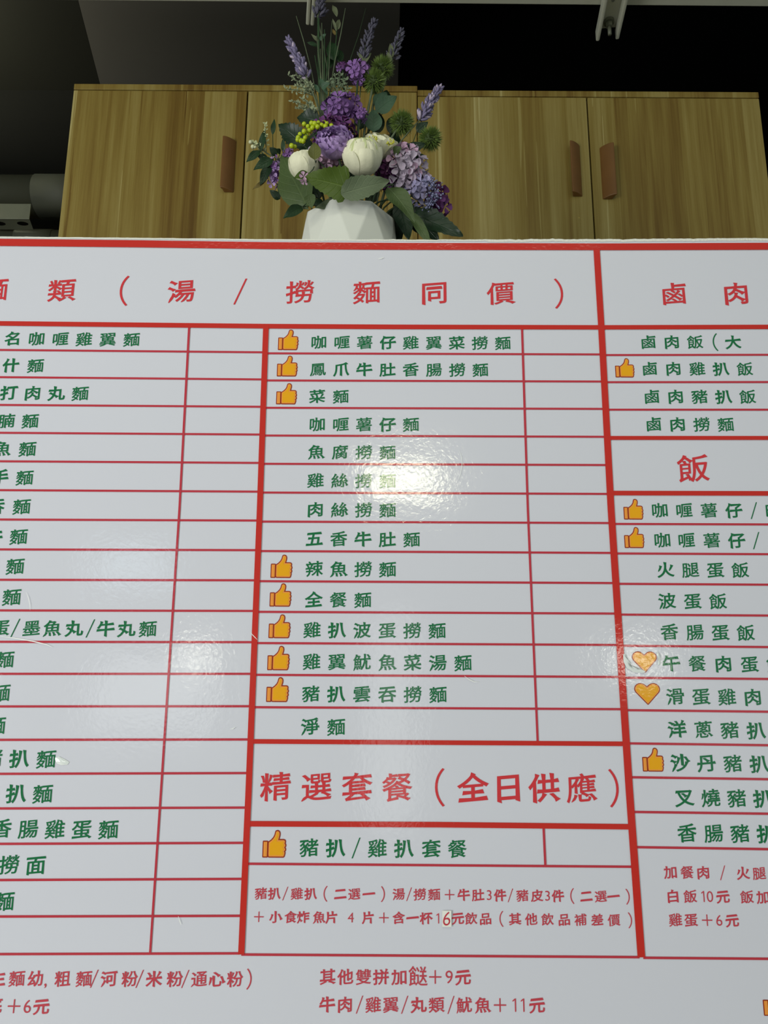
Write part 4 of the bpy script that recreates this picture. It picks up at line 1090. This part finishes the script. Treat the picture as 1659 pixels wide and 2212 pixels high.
leafy('green sprig fanning out at the far left', 590, 352, 1.07, [
    ((563, 326), (571, 277), 15, 1.06, 1.055, LF_dark, 'lance'), ((589, 292), (592, 254), 11, 1.065, 1.06, LF_dark, 'lance'), ((563, 325), (533, 346), 17, 1.06, 1.05, LF_dark, 'lance'),
    ((588, 344), (549, 363), 24, 1.06, 1.05, LF_dark, 'ovate'), ((583, 358), (562, 394), 22, 1.06, 1.05, LF_vdark, 'ovate'), ((578, 345), (555, 334), 16, 1.065, 1.055, LF_vdark, 'ovate'),
    ((572, 393), (547, 406), 9, 1.06, 1.05, LF_brown, 'lance'), ((598, 335), (583, 318), 18, 1.07, 1.06, LF_vdark, 'ovate'), ((606, 330), (597, 322), 12, 1.06, 1.05, LF_dark, 'ovate'), ((612, 330), (611, 298), 10, 1.06, 1.05, LF_dark, 'lance'),
    ((605, 430), (583, 410), 18, 1.06, 1.05, LF_vdark, 'ovate')], 'leafy_sprig')
leafy('olive leaf standing up between the left peony and the ranunculus', 684, 345, 1.01, [((680, 345), (680, 306), 30, .985, .98, LF_brown if False else leafmat('leaf_bronze', srgb(80, 84, 34), srgb(98, 100, 44), .45), 'ovate', 0, (0, -1, -.2), .1), ((668, 374), (637, 382), 18, 1.0, .99, LF_green, 'lance')], 'small_leaf_stem')
leafy('dark leaves at the right under the farthest thistle', 880, 330, 1.07, [((900, 285), (924, 262), 22, 1.07, 1.06, LF_vdark, 'ovate'), ((878, 328), (918, 308), 26, 1.06, 1.05, LF_vdark, 'ovate'), ((888, 345), (920, 335), 20, 1.065, 1.06, LF_dark, 'ovate'), ((850, 330), (866, 318), 20, 1.03, 1.02, LF_olive, 'ovate')], 'leafy_sprig')
leafy('dark trailing leaves spreading behind the pot at the right', 862, 430, 1.05, [
    ((890, 462), (999, 503), 52, 1.05, 1.03, LF_vdark, 'ovate', .07, (0, -1, -.1), .15), ((884, 458), (930, 524), 26, 1.03, 1.02, LF_olive, 'lance', 0, (0, -1, .1), .1),
    ((862, 440), (884, 515), 44, 1.06, 1.05, LF_vdark, 'ovate', 0, (0, -1, .1), .1), ((856, 428), (905, 500), 44, 1.07, 1.06, LF_vdark, 'ovate', 0, (0, -1, .1), .1), ((880, 450), (950, 520), 44, 1.07, 1.06, LF_vdark, 'ovate', 0, (0, -1, .1), .1),
    ((850, 450), (862, 530), 40, 1.08, 1.08, LF_vdark, 'ovate', 0, (0, -1, .1), .1)], 'leafy_sprig')
leafy('pale grey leaves peeping over the pot rim', 735, 438, 1.04, [((740, 436), (682, 446), 24, 1.02, 1.01, LF_grey, 'ovate'), ((700, 440), (672, 436), 18, 1.03, 1.02, LF_vdark, 'ovate')], 'small_leaf_stem')
leafy('thin dark leaves filling the middle behind the flowers', 780, 300, 1.1, [
    ((760+dx, 330+dy), (760+dx+ex, 330+dy-52), 34, 1.1, 1.1, LF_vdark, 'ovate') for dx, dy, ex in ((-90, 10, -20), (-55, -20, -12), (-20, -40, -6), (20, -50, 6), (50, -40, 12), (80, 0, 20), (100, 50, 26), (-100, 60, -20), (60, 60, 10), (-40, 90, -10), (0, 70, 5), (40, 110, 10), (95, 90, 20), (-70, 100, -16), (70, -90, 6), (84, -40, 16))], 'leafy_sprig')
